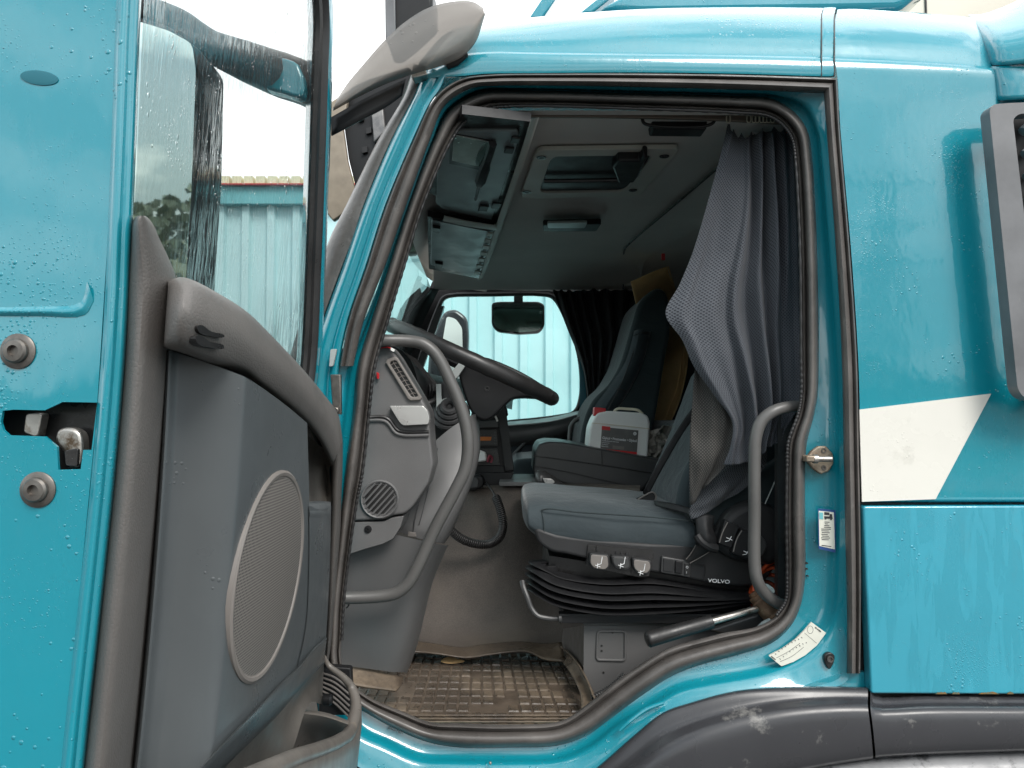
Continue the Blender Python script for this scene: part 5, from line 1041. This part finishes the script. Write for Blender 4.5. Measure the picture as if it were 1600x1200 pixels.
for x in (1138, 1170, 1178, 1183, 1190, 1195, 1201, 1207):
    y = 186
    ring_ = [P(x+a, y+b, .108) for a, b in ((-2.6,-5), (-3,0), (-2,5), (2,5), (3,0), (2.6,-5))]
    MB().tube(cr(ring_, 3), .0012, 6).build('curtain_hook', M['cream'], cur)
fc = thing('passenger_curtain', 'black curtain gathered at the passenger window beside the dark seat', 'curtain', P(930,640,2.1))
FR = [[(864,453),(890,455),(920,453),(960,453),(1004,453)], [(876,485),(900,488),(930,490),(965,490),(1000,490)], [(892,525),(912,530),(940,530),(968,530),(992,530)], [(902,548),(918,560),(938,570),(958,572),(978,570)], [(912,580),(922,600),(934,606),(948,608),(962,602)], [(919,640),(925,642),(932,642),(938,640),(946,636)]]
sheet('curtain_cloth', [[P(x, y, 2.08) for x, y in r] for r in FR], M['cloth_blk'], fc, 14, 6, thick=.002, fn=lambda p, v, u: p+Vector((0, .022*math.sin(2*math.pi*(7*u+.3*math.sin(3*v)))+.01*noise.noise(p*9), .004*math.sin(u*60) if v < .03 else 0)), ang=180)

# ------------------------------------------------------------------ small parts on the B pillar
sk = MB().slab([P(x, y, .040) for x, y in rnd([(1261,716),(1268,705),(1279,697),(1291,697),(1302,709),(1303,724),(1296,736),(1283,741),(1272,734),(1262,722)], 2)], (0, .012, 0)).build('door_striker', M['rusty'], TR, bevel=.003)
MB().tube([P(1274,717,.02), P(1299,717,.02)], .0062, 14).build('striker_pin', M['steel'], sk)
MB().disc(P(1274,717,.02), (-1,0,0), [(.0095,-.004), (.0095,.005), (.007,.006)], 16).build('striker_pin_head', M['steel'], sk)
slabP('striker_block', [(1260,712),(1276,712),(1276,722),(1260,722)], .012, .03, M['rusty'], sk, bevel=.003)
for x, y in ((1287,704),(1287,731)): MB().disc(P(x, y, .040), (0,-1,0), [(.0055,-.001), (.0055,.002), (.003,.002), (.0028,.0)], 14).build('striker_screw', M['screw'], sk)
s1 = slabP('information_sticker', rnd([(1278,794.5),(1305.5,797),(1305.5,863.5),(1279,857.5)], 1), .0345, .0006, M['blueink'], TR); s1['label'] = 'small white sticker with truck pictogram on door pillar'
slabP('sticker_paper', rnd([(1279.2,798),(1303,800.5),(1304.6,858.5),(1280.4,853)], 1), .0338, .0006, M['paper'], s1)
slabP('sticker_square', [(1280,800.5),(1286,801),(1286.2,811.5),(1280.3,811)], .0331, .0005, M['fascia'], s1)
slabP('sticker_truck', [(1288,800),(1296,800.8),(1296,805),(1288,804.5)], .0331, .0005, M['ink'], s1)
slabP('sticker_truck', [(1288,806.5),(1296,807),(1297,803),(1300,803.5),(1301,811),(1288,810)], .0331, .0005, M['ink'], s1)
for x, y in ((1290,810.5), (1298.5,811.5)): MB().disc(P(x, y, .0328), (0,-1,0), [(.0018,0), (.0018,.0003)], 12).build('sticker_truck', M['ink'], s1)
for k in range(11):
    y = 815+k*2.75; a = (1284 if k > 3 else 1288)+random.uniform(-1, 1); b = 1294+random.uniform(-1, 5)
    slabP('sticker_line', [(a,y),(b,y+.5),(b,y+1.5),(a,y+1)], .0331, .0005, M['ink'], s1)
slabP('sticker_line', [(1284,851.5),(1299,853.5),(1299,854.6),(1284,852.6)], .0331, .0005, M['ink'], s1)
s2p = px_smooth([(1201,1024.5),(1222,1014),(1242,1000),(1256,986),(1267,973),(1270,973),(1291,989),(1291,992),(1276,1009),(1258,1024),(1240,1034),(1224,1041),(1220,1041),(1208,1032)], 2, True)
def jY(x, y): return .021
s2 = MB().slab([P(x, y, .034) for x, y in rnd([(1201,1024.5),(1222,1014),(1242,1000),(1256,986),(1268,972),(1291,989),(1276,1009),(1258,1024),(1240,1034),(1221,1041)], 1.5)], (0, .004, 0)).build('inspection_sticker', M['paper'], TR); s2['label'] = 'curved cream inspection sticker below the door seal'
for u in range(9):
    t = u/9; x = 1212+t*46; y = 1023-t*27-3*math.sin(t*3); 
    for kk in (0, 1):
        text('sticker_text', random.choice('1234567890'), P(x+kk*7, y+kk*8, .0335), .0042, M['ink'], s2, rot=(90, -38, 0))
MB().tube(cr([P(1213,1028,.0338), P(1232,1018,.0338), P(1250,1005,.0338)], 4), .0004, 4).build('sticker_line', M['ink'], s2); MB().tube(cr([P(1219,1034,.0338), P(1238,1025,.0338), P(1256,1011,.0338)], 4), .0004, 4).build('sticker_line', M['ink'], s2)
MB().tube([P(1257,989,.0338), P(1276,1005,.0338)], .0004, 4).build('sticker_line', M['ink'], s2)
rg_ = [P(1266+4.5*math.cos(a), 984+6*math.sin(a), .0338) for a in [i*math.pi/8 for i in range(16)]]
MB().tube(rg_, .0004, 4, closed=True).build('sticker_stamp', M['ink'], s2)
text('sticker_text', 'DP AVISEK', P(1273,981,.0335), .0042, M['ink'], s2, rot=(90, 38, 0), sx=.8)
text('sticker_text', 'DAIKON', P(1204,1026,.0335), .0040, M['ink'], s2, rot=(90, 38, 0), sx=.8)
gm = MB().slab([P(x, y, .014) for x, y in px_smooth([(1288,1030),(1290,1023),(1297,1020),(1304,1024),(1304,1032),(1300,1042),(1296,1046),(1292,1042)], 3, True)], (0, .01, 0)).build('jamb_grommet', M['rubber_dark'], TR, bevel=.002)
MB().disc(P(1297,1030,.010), (0,-1,0), [(.0065,-.002), (.0065,.002), (.0045,.002), (.004,-.001)], 16).build('grommet_cup', M['rubber'], gm)
tubeP('sill_emboss', [(968,1141,.006), (985,1126,.006), (1010,1108,.010), (1036,1098,.014)], 3.2, M['paint'], TR, 5, 8)
for x, y in ((766,1192), ): MB().disc(P(x, y, .016), (0,-1,0), [(.003,-.001), (.003,.002), (.001,.003)], 10).build('sill_stud', M['steel'], TR)
text('seal_marking', 'J005-N01', P(606,1138,.026), .009, M['seatpl'], seal, rot=(90, 22, 0))
for x, y in ((1261,889), (1262,900), (1261,880)): MB().disc(P(x, y, .06), (0,-1,0), [(.002,-.004), (.002,.001), (.001,.001)], 8).build('jamb_hole', M['rubber_dark'], TR)

# ------------------------------------------------------------------ surroundings
wh = thing('warehouse', 'pale blue corrugated warehouse wall behind the truck', 'building', (0, 6, 0))
ZT = P(400, 320, 6.0).z; xs = []; x = -11.0; prf = []
while x < 16:
    prf += [(x, 0), (x+.15, 0), (x+.165, -.05), (x+.235, -.05), (x+.25, 0)]; x += .26
MB().grid([[Vector((a, 6+b, 0)) for a, b in prf], [Vector((a, 6+b, ZT)) for a, b in prf]]).build('corrugated_wall', M['corr'], wh, smooth=False)
zf1 = P(400, 292, 5.9).z; zf2 = P(400, 278, 5.9).z
MB().box((-11, 5.88, ZT-.02), (16, 6.1, zf1)).build('fascia', M['fascia'], wh)
MB().box((-11, 5.82, zf1), (16, 6.1, zf1+.012)).build('fascia_line', M['red'], wh)
gt = MB(); x = -11
while x < 16: gt.box((x, 5.84, zf1+.02), (x+.09, 6.2, zf2)); x += .12
gt.build('roof_edge', M['gutter'], wh)
MB().box((-11, 6.1, 0), (16, 14, zf1-.1)).build('building_body', M['corr'], wh)
# trees and field behind the camera, reflected in the mirror and the paint
MB().grid([[Vector((x, y, .02)) for x in (-200, 0, 200)] for y in (-250, -22)]).build('field', M['field'])['kind'] = 'structure'
py_ = MB(); bx_, by_ = 22.0, -42.0
def leg_(a, z): w = 1.5*(1-z/17)+.15; return Vector((bx_+w*a[0], by_+w*a[1], z))
for a in ((-1,-1), (1,-1), (1,1), (-1,1)): py_.tube([leg_(a, 0), leg_(a, 16)], .10, 5)
for k in range(9):
    for a, b in (((-1,1),(1,1)), ((-1,-1),(1,-1)), ((-1,-1),(-1,1)), ((1,-1),(1,1))): py_.tube([leg_(a, k*1.7), leg_(b, k*1.7+1.7)], .06, 4); py_.tube([leg_(b, k*1.7), leg_(a, k*1.7+1.7)], .06, 4)
for z in (10.5, 13, 15.5): py_.tube([Vector((bx_-3.2, by_, z)), Vector((bx_+3.2, by_, z))], .14, 5)
o = py_.build('electricity_pylon', M['seatpl'], None); tag(o, 'steel lattice electricity pylon in the field mirrored faintly in the teal panel', 'pylon')
tl = MB(); random.seed(3)
for i in range(9000):
    x = random.uniform(-60, 60); h = 3.4+1.6*noise.noise(Vector((x*.12, 0, 0)))+1.2*noise.noise(Vector((x*.7, 3, 0)))
    z = h*random.random()**.6*1.0; y = -34+random.uniform(-2, 2); s_ = random.uniform(.16, .34)
    n_ = Vector((random.uniform(-1, 1), random.uniform(-1, 1), random.uniform(-1, 1))).normalized(); u = n_.orthogonal()*s_; w = n_.cross(u).normalized()*s_
    c = Vector((x, y, z+.3)); tl.add([c-u, c+w, c+u, c-w], [(0, 1, 2, 3)])
o = tl.build('distant_treeline', M['leafs'], None, smooth=False); o['kind'] = 'stuff'; tag(o, 'distant line of trees across the field behind the viewer', 'treeline')
